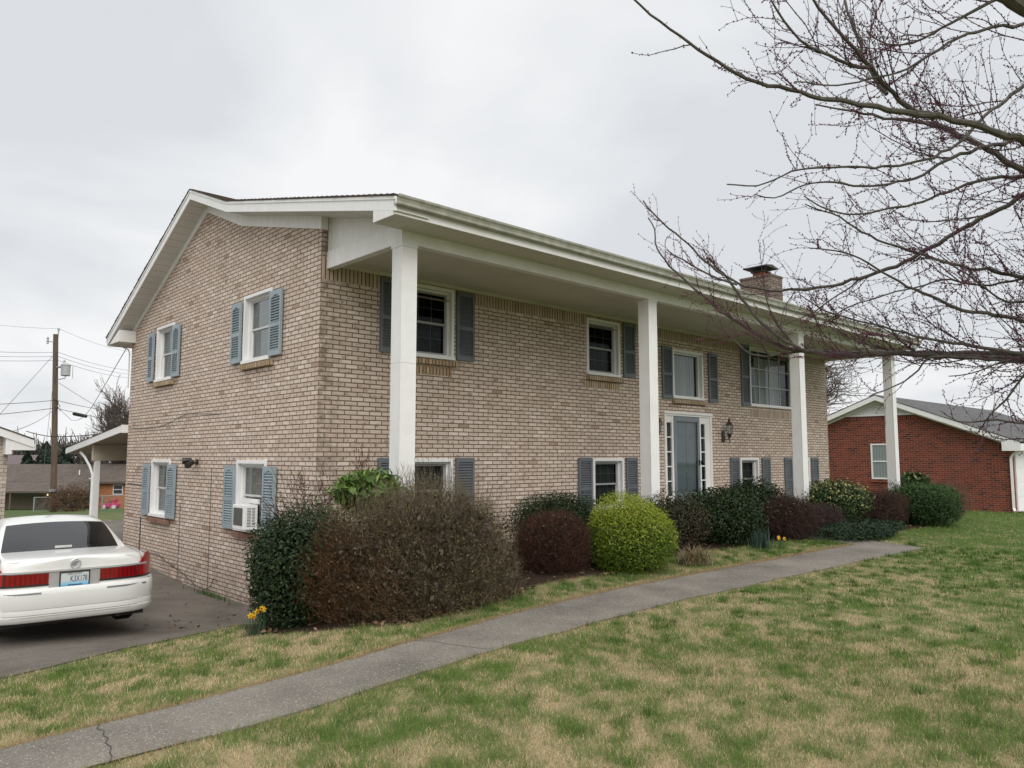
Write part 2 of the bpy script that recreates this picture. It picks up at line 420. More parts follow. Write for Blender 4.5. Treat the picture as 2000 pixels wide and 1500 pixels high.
def curtain_mat(name, col):
    m = N(name); c = m.obj(); sp = m.n("ShaderNodeSeparateXYZ"); m.l(c, sp.inputs[0])
    ad = m.n("ShaderNodeMath", operation='ADD'); m.l(sp.outputs['X'], ad.inputs[0]); m.l(sp.outputs['Y'], ad.inputs[1])
    s = m.n("ShaderNodeMath", operation='MULTIPLY'); m.l(ad.outputs[0], s.inputs[0]); s.inputs[1].default_value = 60
    sn = m.n("ShaderNodeMath", operation='SINE'); m.l(s.outputs[0], sn.inputs[0])
    mr = m.n("ShaderNodeMapRange"); mr.inputs["From Min"].default_value = -1; m.l(sn.outputs[0], mr.inputs["Value"])
    cc = m.ramp(mr.outputs[0], [(0, tuple(x * 0.72 for x in col)), (1, col)])
    m.bsdf(cc, 0.9); return m.m
M['curtain'] = curtain_mat("sheer_curtain", (0.60, 0.60, 0.58))
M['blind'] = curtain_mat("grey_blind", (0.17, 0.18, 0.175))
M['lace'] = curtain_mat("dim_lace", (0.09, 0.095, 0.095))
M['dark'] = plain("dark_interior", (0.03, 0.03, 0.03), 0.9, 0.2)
M['black'] = plain("black_metal", (0.022, 0.020, 0.018), 0.45, 0.2, 9)
M['bronze'] = plain("aged_bronze", (0.035, 0.028, 0.022), 0.5, 0.3, 14)
M['galv'] = plain("galvanised_steel", (0.36, 0.37, 0.38), 0.45, 0.12, 8, Metallic=0.6)
M['wire'] = plain("cable_grey", (0.085, 0.085, 0.09), 0.6, 0.1)
M['terracotta'] = plain("terracotta", (0.24, 0.085, 0.045), 0.8, 0.2, 8)
def pole_mat():
    m = N("weathered_pole_wood"); c = m.obj(); mp = m.n("ShaderNodeMapping"); mp.inputs["Scale"].default_value = (9, 9, 0.6); m.l(c, mp.inputs[0])
    m.bsdf(m.ramp(m.noise(mp.outputs[0], 1.5, 6, 0.7), [(0.3, (0.085, 0.058, 0.040)), (0.7, (0.19, 0.135, 0.095))]), 0.9); return m.m
M['pole'] = pole_mat()
def concrete(name, a, b, peb, scale=75.0, amount=0.35):
    m = N(name); c = m.obj()
    base = m.ramp(m.noise(c, 1.1, 6, 0.62), [(0.28, a), (0.72, b)])
    base = m.mix(0.55, base, m.ramp(m.noise(c, 45, 4, 0.75), [(0.3, (0.25, 0.25, 0.25)), (0.7, (0.75, 0.75, 0.75))]), 'OVERLAY')
    v = m.n("ShaderNodeTexVoronoi"); v.inputs["Scale"].default_value = scale; m.l(c, v.inputs["Vector"])
    spx = m.n("ShaderNodeSeparateColor"); m.l(v.outputs["Color"], spx.inputs[0])
    near = m.ramp(v.outputs["Distance"], [(0.25, (1, 1, 1)), (0.42, (0, 0, 0))])
    pick = m.ramp(spx.outputs[0], [(1 - amount - 0.05, (0, 0, 0)), (1 - amount + 0.05, (1, 1, 1))])
    f = m.mix(1.0, near, pick, 'MULTIPLY')
    pc = m.ramp(spx.outputs[1], [(0.0, tuple(x * 0.55 for x in peb)), (0.6, peb), (1.0, tuple(min(1, x * 1.5) for x in peb))])
    cc = m.mix(f, base, pc)
    m.bsdf(cc, 0.9, m.bump(v.outputs["Distance"], 0.5, 0.006)); return m.m
M['path'] = concrete("exposed_aggregate", (0.100, 0.088, 0.072), (0.235, 0.210, 0.178), (0.40, 0.37, 0.32), 80.0, 0.36)
M['drive'] = concrete("old_asphalt", (0.075, 0.063, 0.050), (0.175, 0.152, 0.126), (0.24, 0.22, 0.19), 55, 0.22)
M['slab'] = plain("concrete", (0.33, 0.31, 0.28), 0.9, 0.15, 3, 0.2)

def vcol_mat(name, rough=0.8, trans=0.0, spec=0.3, speck=0.0, scale=50):
    m = N(name); a = m.n("ShaderNodeVertexColor"); a.layer_name = 'Col'; c = a.outputs["Color"]
    if speck: c = m.mix(speck, c, m.ramp(m.noise(m.obj(), scale, 4, 0.75), [(0.3, (0.2, 0.2, 0.2)), (0.7, (0.8, 0.8, 0.8))]), 'OVERLAY')
    p = m.bsdf(c, rough, Specular_IOR_Level=spec)
    if trans:
        t = m.n("ShaderNodeBsdfTranslucent"); m.l(c, t.inputs["Color"])
        x = m.n("ShaderNodeMixShader"); x.inputs["Fac"].default_value = trans
        m.l(p.outputs[0], x.inputs[1]); m.l(t.outputs[0], x.inputs[2]); m.l(x.outputs[0], m.o.inputs["Surface"])
    return m.m
M['leaf'] = vcol_mat("leaf", 0.55, 0.22, 0.35)
M['gloss_leaf'] = vcol_mat("glossy_leaf", 0.52, 0.12, 0.30)
M['twig'] = vcol_mat("twig", 0.85, 0.0, 0.2)
M['blade'] = vcol_mat("grass_blade", 0.7, 0.25, 0.2)
M['soil'] = vcol_mat("lawn_soil", 0.95, 0.0, 0.1, 0.6, 40)
def bark_mat(name, a, b, sc=14):
    m = N(name); c = m.obj(); mp = m.n("ShaderNodeMapping"); mp.inputs["Scale"].default_value = (1, 1, 0.5); m.l(c, mp.inputs[0])
    f = m.noise(mp.outputs[0], sc, 6, 0.7)
    m.bsdf(m.ramp(f, [(0.3, a), (0.7, b)]), 0.9, m.bump(f, 0.5, 0.01)); return m.m
M['bark'] = bark_mat("redbud_bark", (0.050, 0.045, 0.038), (0.125, 0.115, 0.092), 26)
# ------------------------------------------------------------------ ground heights
GP = np.array([(-5.5,-10.2,-1.62),(0,-9,-1.62),(6,-9,-1.66),(15,-9,-1.76),(25,-9,-1.88),(36,-9,-2.0),(-12,-10,-1.75),(-5,-16,-1.6),(15,-16,-1.7),
 (-7,-5,-1.80),(-4.3,-4.9,-1.72),(-2.2,-4.8,-1.70),(0,-4.5,-1.69),(3,-4.3,-1.69),(6,-4.3,-1.69),(9.5,-4.3,-1.70),(14,-4.3,-1.74),(18,-4,-1.80),(22,-3,-1.86),
 (-1.2,-3.0,-1.75),(1,-3,-1.66),(4,-2.6,-1.60),(8,-2.6,-1.60),(12,-2.6,-1.62),(16,-2.4,-1.62),(3,0,-1.52),(8,0,-1.5),(16,0,-1.5),(1,-.6,-1.75),
 (-4.1,-1.95,-1.97),(-3.6,-1.65,-2.0),(-2.9,-1.2,-2.05),(-2.1,-.85,-2.1),(-1.4,-.6,-2.12),(-0.5,-.1,-2.32),(-7,-2.5,-1.95),(-12,-2.6,-1.95),(-3.2,-2.9,-1.86),
 (-3,0,-2.17),(-3,2.5,-2.22),(-3,5,-2.27),(-4.5,1.5,-2.17),(0,1.2,-2.42),(0,2.7,-2.44),(0,4.6,-2.45),(0,7,-2.33),(0,9,-2.30),(-8,2,-2.08),(-8,8,-2.2),(-1.2,3,-2.36),
 (-2,13,-2.4),(3,14,-2.4),(5,24,-2.45),(7,33,-2.75),(4.9,37.5,-3.0),(9,45,-3.5),(13,60,-4.3),(16,66,-4.75),(20,90,-5.2),(-20,30,-2.6),(-20,60,-4),
 (25,0,-1.9),(25,8,-1.9),(36,4,-2.0),(40,20,-2.4),(60,0,-2.4),(18,14,-1.9),(12,12,-2.1),(30,40,-3.6),(60,60,-5),(-60,0,-2),(0,-60,-1.5),(60,-60,-2),
 (0,200,-6),(120,160,-6),(-150,150,-6),(200,0,-5),(-200,0,-4),(0,-200,-3),(150,-150,-4),(-150,-150,-3),(60,300,-7),(300,300,-7),(-300,300,-7),(400,0,-6),(-400,0,-6),(0,-400,-5)], float)
def _phi(d): return np.sqrt(d * d + 0.16)
_A = _phi(np.hypot(GP[:, None, 0] - GP[None, :, 0], GP[:, None, 1] - GP[None, :, 1]))
_n = len(GP); _S = np.ones((_n + 1, _n + 1)); _S[:_n, :_n] = _A; _S[_n, _n] = 0
_w = np.linalg.solve(_S, np.r_[GP[:, 2], 0])
def gz(x, y):
    x = np.asarray(x, float); y = np.asarray(y, float); z = np.full(np.broadcast(x, y).shape, _w[-1])
    for (px, py, _), w in zip(GP, _w[:-1]): z = z + w * _phi(np.hypot(x - px, y - py))
    return z
def g1(x, y): return float(gz(x, y))

def inpoly(x, y, poly):
    x = np.asarray(x); y = np.asarray(y); r = np.zeros(x.shape, bool); n = len(poly)
    for i in range(n):
        x0, y0 = poly[i]; x1, y1 = poly[(i + 1) % n]
        c = ((y0 > y) != (y1 > y))
        with np.errstate(divide='ignore', invalid='ignore'):
            r ^= c & (x < (x1 - x0) * (y - y0) / (y1 - y0 + 1e-12) + x0)
    return r
PU = [(-14,-5.0),(-7,-4.72),(-4.3,-4.62),(-3.3,-4.55),(-2.2,-4.40),(-1.3,-4.25),(.15,-4.03),(2.8,-3.86),(6,-3.85),(9.3,-3.80)]
PL = [(-14,-5.9),(-7,-5.6),(-4.3,-5.40),(-3.3,-5.40),(-2.7,-5.32),(-1.47,-5.12),(-.8,-5.03),(2.4,-4.80),(5.7,-4.79),(10.0,-4.80)]
PATH = PU + [(9.45, -1.6), (10.25, -1.6), (10.25, -3.7)] + PL[::-1]
DRIVE = [(-30,-2.9),(-14,-2.7),(-7,-2.4),(-5.2,-2.15),(-4.06,-1.90),(-3.6,-1.65),(-2.9,-1.22),(-2.1,-.86),(-1.45,-.62),(-1.0,-.42),(-.45,-.12),(0.02,0.0),(0.02,8.9),(0.5,9.0),(6,9.0),(6,21),(-3,24),(-30,24)]
BED = [(-1.95,-2.2),(-1.6,-3.0),(-.8,-3.5),(.6,-3.35),(1.6,-3.05),(2.6,-3.15),(3.6,-3.3),(4.6,-2.8),(6,-2.7),(7.5,-2.8),(9,-2.9),(11,-3.3),(12.6,-3.4),(13.8,-3.3),(15.6,-3.3),(16.4,-2.6),(17.2,-.4),(16.6,0.2),(0,0.2),(-1.3,-.5)]

def lawn_mix(x, y):
    """0 = straw, 1 = green; a patchy spring lawn"""
    a = fbm(x * 0.55 + 3.1, y * 0.55, 5, 4); b = fbm(x * 3.8, y * 3.8 + 7, 9, 3); c = vnoise(x * 9, y * 9, 31)
    m = 0.20 * a + 0.34 * b + 0.26 * c + 0.20 * vnoise(x * 19, y * 19, 57)
    m = m + 0.014 * np.clip(x - 4, 0, 14) + 0.03 * np.clip((-6.5 - y), 0, 3) / 3
    return np.clip((m - 0.37) / 0.27, 0, 1)
STRAW = np.array([0.56, 0.445, 0.262]); GREEN = np.array([0.105, 0.170, 0.040]); DIRT = np.array([0.040, 0.027, 0.019])
def edge_dist(x, y, pl):
    d = np.full(np.shape(x), 9.0)
    for (x0, y0), (x1, y1) in zip(pl[:-1], pl[1:]):
        dx, dy = x1 - x0, y1 - y0; L = dx * dx + dy * dy
        t = np.clip(((x - x0) * dx + (y - y0) * dy) / L, 0, 1)
        d = np.minimum(d, np.hypot(x - x0 - t * dx, y - y0 - t * dy))
    return d

def lines(*parts): return np.unique(np.round(np.concatenate(parts), 4))
gx = lines(np.arange(-600, -60, 60), np.arange(-60, -14, 4), np.arange(-14, -6.5, 0.5), np.arange(-6.5, 18.01, 0.14), np.arange(18.5, 34, 0.5), np.arange(34, 80, 4), np.arange(80, 641, 40))
gy = lines(np.arange(-600, -60, 60), np.arange(-60, -14, 4), np.arange(-14, -10, 0.5), np.arange(-10, 0.01, 0.14), np.arange(0.3, 16, 0.5), np.arange(16, 90, 3), np.arange(90, 700, 40))
X, Y = np.meshgrid(gx, gy, indexing='ij')
Z = gz(X, Y)
mixv = lawn_mix(X, Y)[..., None]
C = STRAW * 0.50 * (1 - mixv) + GREEN * 0.6 * mixv
near = (np.hypot(X - 5, Y + 2) < 60)[..., None]
far = np.clip((np.hypot(X - CAM[0], Y - CAM[1]) - 24) / 20, 0, 1)[..., None]
C = C * (1 - far) + np.array([0.075, 0.105, 0.04]) * far
bedm = inpoly(X, Y, BED)[..., None]; drm = (inpoly(X, Y, DRIVE))[..., None]
C = np.where(bedm, DIRT * (0.7 + 0.7 * fbm(X * 3, Y * 3, 3)[..., None]), C)
C = np.where(drm, np.array([0.12, 0.105, 0.09]), C)
nx, ny = X.shape
idx = np.arange(nx * ny).reshape(nx, ny)
F = np.stack([idx[:-1, :-1], idx[1:, :-1], idx[1:, 1:], idx[:-1, 1:]], -1).reshape(-1, 4)
o = np_mesh("ground", np.stack([X, Y, Z], -1), F, M['soil'], col=C.reshape(-1, 3), smooth=True)
tag(o, "patchy green and straw coloured lawn around the houses", "ground", kind="structure")

def sheet(name, poly, mat, step, lift, jitter=0.0, label="", cat="", thick=0.0):
    """a draped sheet: grid cells clipped to a polygon, raised a little above the soil"""
    bm = bmesh.new()
    vs = [bm.verts.new((x, y, 0)) for x, y in poly]
    bm.faces.new(vs)
    xs = [p[0] for p in poly]; ys = [p[1] for p in poly]
    for ax, lo, hi in ((0, max(min(xs), -14), min(max(xs), 20)), (1, max(min(ys), -8), min(max(ys), 26))):
        t = lo + step
        while t < hi:
            co = [0, 0, 0]; no = [0, 0, 0]; co[ax] = t; no[ax] = 1
            bmesh.ops.bisect_plane(bm, geom=bm.verts[:] + bm.edges[:] + bm.faces[:], plane_co=co, plane_no=no)
            t += step
    bv = {v for e in bm.edges if e.is_boundary for v in e.verts}
    for v in bm.verts:
        x, y = v.co.x, v.co.y
        if v in bv and jitter:
            x += (fbm(x * 3, y * 3, 77) - 0.5) * jitter; y += (fbm(x * 3, y * 3, 99) - 0.5) * jitter
        v.co = (x, y, g1(x, y) + lift)
    for f in bm.faces:
        f.normal_update()
        if f.normal.z < 0: f.normal_flip()
    if thick:
        r = bmesh.ops.extrude_edge_only(bm, edges=[e for e in bm.edges if e.is_boundary])
        for v in r['geom']:
            if isinstance(v, bmesh.types.BMVert): v.co.z -= thick
    me = bpy.data.meshes.new(name); bm.to_mesh(me); bm.free(); me.materials.append(mat)
    o = link(name, me); tag(o, label, cat, kind="structure"); return o
sheet("path", PATH, M['path'], 0.25, 0.012, 0.07, "narrow exposed aggregate walk curving across the lawn", "path", thick=0.05)
sheet("driveway", DRIVE, M['drive'], 0.6, 0.014, 0.09, "worn grey driveway beside the tan brick house", "driveway", thick=0.04)
# joint and crack in the walk
for nm, pts in (("path_joint", [(-1.32,-4.24),(-1.18,-4.42),(-1.16,-4.62),(-1.10,-4.86),(-1.02,-5.05)]), ("path_crack", [(-4.02,-4.6),(-4.06,-4.70),(-4.045,-4.80),(-4.075,-4.88),(-4.07,-4.97),(-4.11,-5.06),(-4.105,-5.16),(-4.14,-5.26),(-4.15,-5.34),(-4.19,-5.43)])):
    b = MB()
    for (x0, y0), (x1, y1) in zip(pts[:-1], pts[1:]):
        w = 0.003
        b.face([(x0 - w, y0, g1(x0, y0) + .016), (x0 + w, y0, g1(x0, y0) + .016), (x1 + w, y1, g1(x1, y1) + .016), (x1 - w, y1, g1(x1, y1) + .016)])
    tag(b.build(nm, M['black'], recalc=False), "dark joint line across the walk", "path joint", kind="structure")

# ------------------------------------------------------------------ the tan brick house
LX, DY = 16.68, 8.86                      # front length, gable depth
house = thing("brick_house", "two-storey tan brick house with white front columns and blue-grey shutters", "house", (8.3, 4.4, -2.4))
fmap = lambda a, o, z: (a, -o, z)          # front wall, o = outwards
gmap = lambda a, o, z: (-o, a, z)          # left gable wall
ROOFP = [(9.46, 2.80), (4.45, 5.10), (2.70, 4.43), (-2.50, 3.20)]   # outer face of roof, (y, z)
def roof_z(y):
    for (y0, z0), (y1, z1) in zip(ROOFP[:-1], ROOFP[1:]):
        if y1 <= y <= y0: return z0 + (z1 - z0) * (y - y0) / (y1 - y0)
    return ROOFP[-1][1]
ZB = -2.7
# windows: (a0, a1, z0, z1)
GW = {'A': (6.08, 7.11, 1.60, 2.79), 'B': (1.59, 2.67, 1.60, 2.79), 'C': (5.99, 7.10, -1.24, -0.06), 'D': (1.62, 2.76, -1.24, -0.06)}
FW = {'1': (1.48, 2.54, 1.64, 2.86), '2': (5.967, 7.02, 1.66, 2.82), '3': (8.90, 10.143, 1.33, 2.46), '4': (12.29, 14.68, 1.30, 2.86),
      'E': (1.48, 2.54, -1.10, -0.03), 'F': (6.12, 7.10, -1.08, -0.03), 'H': (11.72, 12.62, -1.08, -0.03), 'I': (14.44, 15.42, -1.08, -0.03)}
DOOR = (8.545, 10.444, -1.10, 1.01)

def wall_cells(b, mp, a0, a1, z0, z1, holes, depth=0.15):
    As = sorted({a0, a1, *[h[0] for h in holes], *[h[1] for h in holes]}); Zs = sorted({z0, z1, *[h[2] for h in holes], *[h[3] for h in holes]})
    for i in range(len(As) - 1):
        for j in range(len(Zs) - 1):
            am, zm = (As[i] + As[i + 1]) / 2, (Zs[j] + Zs[j + 1]) / 2
            if any(h[0] < am < h[1] and h[2] < zm < h[3] for h in holes): continue
            b.face([mp(As[i], 0, Zs[j]), mp(As[i + 1], 0, Zs[j]), mp(As[i + 1], 0, Zs[j + 1]), mp(As[i], 0, Zs[j + 1])])
    for h in holes:
        for p, q in (((h[0], h[2]), (h[1], h[2])), ((h[1], h[2]), (h[1], h[3])), ((h[1], h[3]), (h[0], h[3])), ((h[0], h[3]), (h[0], h[2]))):
            b.face([mp(p[0], 0, p[1]), mp(q[0], 0, q[1]), mp(q[0], -depth, q[1]), mp(p[0], -depth, p[1])])
b = MB()
wall_cells(b, gmap, 0.0, DY, ZB, 2.85, list(GW.values()))
b.face([(0, 0, 2.85), (0, DY, 2.85), (0, DY, 2.95), (0, 4.45, 4.98), (0, 2.72, 4.32), (0, 0, 3.66)])
wall_cells(b, fmap, 0.0, LX, ZB, 2.66, [(h[0], h[1], h[2], min(h[3], 2.66)) for h in FW.values()] + [DOOR])
walls = b.build("wall", M['brick'], house, recalc=False)
b = MB()
As = [0.0] + sum([[FW[k][0], FW[k][1]] for k in ('1', '2', '4')], []) + [LX]
for i in range(0, len(As), 2):             # soldier course under the porch ceiling
    b.face([(As[i], 0, 2.66), (As[i + 1], 0, 2.66), (As[i + 1], 0, 3.0), (As[i], 0, 3.0)], rot=True)
for k in ('1', '2', '4'): b.face([(FW[k][0], 0, FW[k][3]), (FW[k][1], 0, FW[k][3]), (FW[k][1], 0, 3.0), (FW[k][0], 0, 3.0)], rot=True)
b.build("soldier_course", M['soldier'], house, recalc=False)
b = MB()
b.face([(0, 0, 3.0), (LX, 0, 3.0), (LX, 0, 3.6), (0, 0, 3.6)])
b.face([(LX, 0, ZB), (LX, DY, ZB), (LX, DY, 2.95), (LX, 4.45, 4.98), (LX, 2.72, 4.32), (LX, 0, 3.66)])
b.face([(0, DY, ZB), (LX, DY, ZB), (LX, DY, 2.95), (0, DY, 2.95)])
b.build("wall", M['brick'], house, recalc=False)
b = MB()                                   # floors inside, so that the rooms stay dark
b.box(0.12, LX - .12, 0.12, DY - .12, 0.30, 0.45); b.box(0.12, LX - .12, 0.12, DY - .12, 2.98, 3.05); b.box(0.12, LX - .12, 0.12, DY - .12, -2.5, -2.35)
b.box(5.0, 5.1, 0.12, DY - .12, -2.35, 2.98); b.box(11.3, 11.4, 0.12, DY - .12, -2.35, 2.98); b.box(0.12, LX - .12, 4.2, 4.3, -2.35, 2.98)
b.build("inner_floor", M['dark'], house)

# brick sills
for k, (a0, a1, z0, z1) in list(GW.items()) + list(FW.items()):
    if k == '4': continue
    mp = gmap if k in GW else fmap
    s = MB()
    m0, m1 = (a0 - .10, a1 - .02) if mp is gmap else (a0 + .0, a1 + .05)
    if mp is fmap and k == '3': m0 = a0 - .02
    s.hexa([mp(a, o_, z) for (z, dz) in ((z0 - .115, 0), (z0 - .03, 0)) for o_ in (-.02, .075) for a in (m0, m1)], rot=True)
    s.build("brick_sill", M['low_sill'] if k in 'CD' else M['sill_brick'], house, bevel=0.006)
s = MB(); s.face([(12.26, -.004, 1.02), (14.75, -.004, 1.02), (14.75, -.004, 1.225), (12.26, -.004, 1.225)], rot=True); s.build("soldier_course", M['soldier'], house, recalc=False)
for a0, a1, zt in ((1.40, 2.50, 1.50), (5.9, 7.0, 1.53)):
    s = MB(); s.face([(a0, -.004, zt - .14), (a1, -.004, zt - .14), (a1, -.004, zt), (a0, -.004, zt)], rot=True); s.build("soldier_course", M['sill_brick'], house, recalc=False)

def window(k, mp, a0, a1, z0, z1, style='hung', cols=3, rows=2, curtain=None, screen=False):
    f = MB(); w = .058
    f.mbox(mp, a0, a0 + w, -.14, .022, z0 + .05, z1); f.mbox(mp, a1 - w, a1, -.14, .022, z0 + .05, z1)
    f.mbox(mp, a0 + w, a1 - w, -.14, .022, z1 - w, z1); f.mbox(mp, a0 - .01, a1 + .01, -.14, .045, z0 - .005, z0 + .05)
    w2 = w + .032                            # vinyl frame set back in the opening
    for (p, q, r, t) in ((a0 + w, a0 + w2, z0 + .05, z1 - w), (a1 - w2, a1 - w, z0 + .05, z1 - w), (a0 + w2, a1 - w2, z1 - w2, z1 - w), (a0 + w2, a1 - w2, z0 + .05, z0 + .08)):
        f.mbox(mp, p, q, -.135, -.065, r, t)
    win = f.build("window", M['trim'], house, bevel=0.004)
    i0, i1, j0, j1 = a0 + w2, a1 - w2, z0 + .08, z1 - w2
    if style == 'hung':
        zm = (j0 + j1) / 2
        for lo, hi, oo in ((zm - .015, j1, -.100), (j0, zm + .015, -.122)):
            s = MB(); e = .034
            s.mbox(mp, i0, i0 + e, oo - .02, oo, lo, hi); s.mbox(mp, i1 - e, i1, oo - .02, oo, lo, hi)
            s.mbox(mp, i0 + e, i1 - e, oo - .02, oo, hi - e, hi); s.mbox(mp, i0 + e, i1 - e, oo - .02, oo, lo, lo + e)
            s.m = 1
            for c in range(1, cols):
                x = i0 + e + (i1 - i0 - 2 * e) * c / cols; s.mbox(mp, x - .0045, x + .0045, oo - .016, oo - .011, lo + e, hi - e)
            for r in range(1, rows):
                z = lo + e + (hi - lo - 2 * e) * r / rows; s.mbox(mp, i0 + e, i1 - e, oo - .0155, oo - .0105, z - .0045, z + .0045)
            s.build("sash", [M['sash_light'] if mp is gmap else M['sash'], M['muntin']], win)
            g = MB(); g.face([mp(i0 + e, oo - .010, lo + e), mp(i1 - e, oo - .010, lo + e), mp(i1 - e, oo - .010, hi - e), mp(i0 + e, oo - .010, hi - e)])
            g.build("pane", M['glass'], win, recalc=False)
    else:
        s = MB()
        for c in range(1, cols):
            x = i0 + (i1 - i0) * c / cols; s.mbox(mp, x - .011, x + .011, -.12, -.08, j0, j1)
        for r in range(1, rows):
            z = j0 + (j1 - j0) * r / rows; s.mbox(mp, i0, i1, -.118, -.082, z - .010, z + .010)
        if cols > 1: s.build("sash", M['sash_light'], win)
        g = MB(); g.face([mp(i0, -.100, j0), mp(i1, -.100, j0), mp(i1, -.100, j1), mp(i0, -.100, j1)])
        g.build("pane", M['storm_glass'] if k in '34' else M['glass'], win, recalc=False)
    if curtain:
        for (p, q, r, t, mat) in curtain:
            n = 26; g = MB()
            rw = [[mp(i0 + (i1 - i0) * (p + (q - p) * c / n), -.19 - .012 * math.sin(c * 1.9), j0 + (j1 - j0) * zz) for c in range(n + 1)] for zz in (r, t)]
            g.grid(rw); g.build("curtain", M[mat], win, recalc=False)
    return win
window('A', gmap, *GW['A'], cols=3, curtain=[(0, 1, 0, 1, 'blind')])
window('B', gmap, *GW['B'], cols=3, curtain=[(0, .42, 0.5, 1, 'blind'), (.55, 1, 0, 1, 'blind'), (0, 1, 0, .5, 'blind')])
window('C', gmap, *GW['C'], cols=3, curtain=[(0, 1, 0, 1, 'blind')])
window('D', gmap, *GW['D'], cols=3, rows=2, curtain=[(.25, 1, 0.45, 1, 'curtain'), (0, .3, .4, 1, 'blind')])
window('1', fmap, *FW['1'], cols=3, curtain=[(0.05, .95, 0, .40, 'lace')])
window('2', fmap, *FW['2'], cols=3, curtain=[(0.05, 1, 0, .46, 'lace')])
window('3', fmap, *FW['3'], style='fixed', cols=1, rows=1, curtain=[(0, 1, 0, 1, 'curtain')])
window('4', fmap, *FW['4'], style='fixed', cols=4, rows=3, curtain=[(.22, .80, 0, .9, 'curtain'), (0.0, .16, .36, .9, 'blind')])
for k in 'EFHI': window(k, fmap, *FW[k], cols=3, curtain=[(0, 1, 0, 1, 'blind')])

def shutter(mp_, a0, a1, z0, z1, arch=True, lift=.004):
    mp = lambda a, o, z: mp_(a, o + lift, z)
    b = MB(); sw = .045; zm = z0 + (z1 - z0) * .47; th = .040
    b.mbox(mp, a0, a1, .002, .010, z0, z1)
    b.mbox(mp, a0, a0 + sw, .010, th, z0, z1); b.mbox(mp, a1 - sw, a1, .010, th, z0, z1)
    for r, t in ((z0, z0 + .085), (zm - .035, zm + .035), (z1 - .075, z1)): b.mbox(mp, a0 + sw, a1 - sw, .010, th - .001, r, t)
    for lo, hi in ((z0 + .085, zm - .035), (zm + .035, z1 - .075)):
        n = max(4, int(round((hi - lo) / .045))); p = (hi - lo) / n
        for i in range(n):
            z = lo + p * (i + .5)
            b.hexa([mp(a, o_, zz) for (o1, o2, za, zb) in ((.012, .037, z + .010, z - .014), (.012, .037, z + .016, z - .008)) for (o_, zz) in ((o1, za), (o2, zb)) for a in (a0 + sw, a1 - sw)])
    if arch:
        m_ = (a0 + a1) / 2; zt = z1 - .075
        for s0, s1 in ((a0 + sw, m_ - .02), (a1 - sw, m_ + .02)):
            b.prism([(s0, zt), (s1, zt), (s0, zt - .05)], lambda u, v, t: mp(u, t, v), .011, th - .002)
    return b.build("shutter", M['shutter'] if lift > .01 else M['shaded_shutter'], house)
GS = [(7.20, 7.535), (5.66, 6.045), (2.70, 3.09), (1.165, 1.575), (7.125, 7.515), (5.59, 6.03), (2.75, 3.17), (1.22, 1.645)]
for i, (a0, a1) in enumerate(GS):
    z0, z1 = (1.63, 2.70) if i < 4 else (-1.23, -0.155)
    shutter(gmap, a0, a1, z0, z1, lift=.024)
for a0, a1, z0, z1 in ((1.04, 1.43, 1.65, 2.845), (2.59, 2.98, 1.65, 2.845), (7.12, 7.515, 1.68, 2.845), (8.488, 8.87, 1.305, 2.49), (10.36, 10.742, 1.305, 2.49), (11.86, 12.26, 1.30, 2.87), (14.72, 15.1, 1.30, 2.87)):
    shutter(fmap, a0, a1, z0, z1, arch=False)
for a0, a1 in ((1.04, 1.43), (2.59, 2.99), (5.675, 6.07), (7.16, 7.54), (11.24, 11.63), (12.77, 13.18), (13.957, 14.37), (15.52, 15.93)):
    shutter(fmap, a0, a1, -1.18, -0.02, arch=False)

# front door with side lights and blue-grey storm door
b = MB(); d0, d1, dz0, dz1 = DOOR
b.mbox(fmap, d0, d0 + .07, -.10, .03, dz0, dz1 - .07); b.mbox(fmap, d1 - .07, d1, -.10, .03, dz0, dz1 - .07)
b.mbox(fmap, d0 - .02, d1 + .02, -.10, .05, dz1 - .045, dz1 + .015); b.mbox(fmap, d0, d1, -.10, .025, dz1 - .085, dz1 - .047)
for x in (8.86, 9.955): b.mbox(fmap, x - .035, x + .035, -.12, .014, dz0, dz1 - .087)
for x0, x1 in ((8.615, 8.825), (9.99, 10.374)):
    b.mbox(fmap, x0, x1, -.06, -.004, dz1 - .24, dz1 - .087); b.mbox(fmap, x0, x1, -.06, -.004, dz0, -.88)
    e = .03 if x0 < 9 else .12
    if x0 > 9: b.mbox(fmap, x1 - .19, x1, -.06, -.0045, -.88, dz1 - .24)
    for i in range(1, 5):
        z = -.88 + (dz1 - .24 + .88) * i / 5; b.mbox(fmap, x0, x1 if x0 < 9 else x1 - .191, -.05, -.006, z - .014, z + .014)
door = b.build("front_door", M['white'], house, bevel=0.004)
b = MB()
for x0, x1 in ((8.615, 8.825), (9.99, 10.184)): b.face([fmap(x0, -.022, -.88), fmap(x1, -.022, -.88), fmap(x1, -.022, dz1 - .24), fmap(x0, -.022, dz1 - .24)])
b.build("sidelight_pane", M['glass'], door, recalc=False)
b = MB()
for x0, x1 in ((8.615, 8.825), (9.99, 10.184)): b.face([fmap(x0, -.22, -.88), fmap(x1, -.22, -.88), fmap(x1, -.22, dz1 - .24), fmap(x0, -.22, dz1 - .24)])
b.build("sidelight_curtain", M['sash'], door, recalc=False)
b = MB(); s0, s1, sz0, sz1 = 8.90, 9.915, -1.06, .915
b.mbox(fmap, s0, s0 + .085, -.01, .028, sz0, sz1); b.mbox(fmap, s1 - .085, s1, -.01, .028, sz0, sz1)
b.mbox(fmap, s0 + .085, s1 - .085, -.01, .027, sz1 - .11, sz1); b.mbox(fmap, s0 + .085, s1 - .085, -.01, .027, sz0, sz0 + .25)
b.mbox(fmap, s0 + .14, s1 - .14, .027, .032, sz0 + .05, sz0 + .20)
b.build("storm_door", M['door_blue'], door, bevel=0.004)
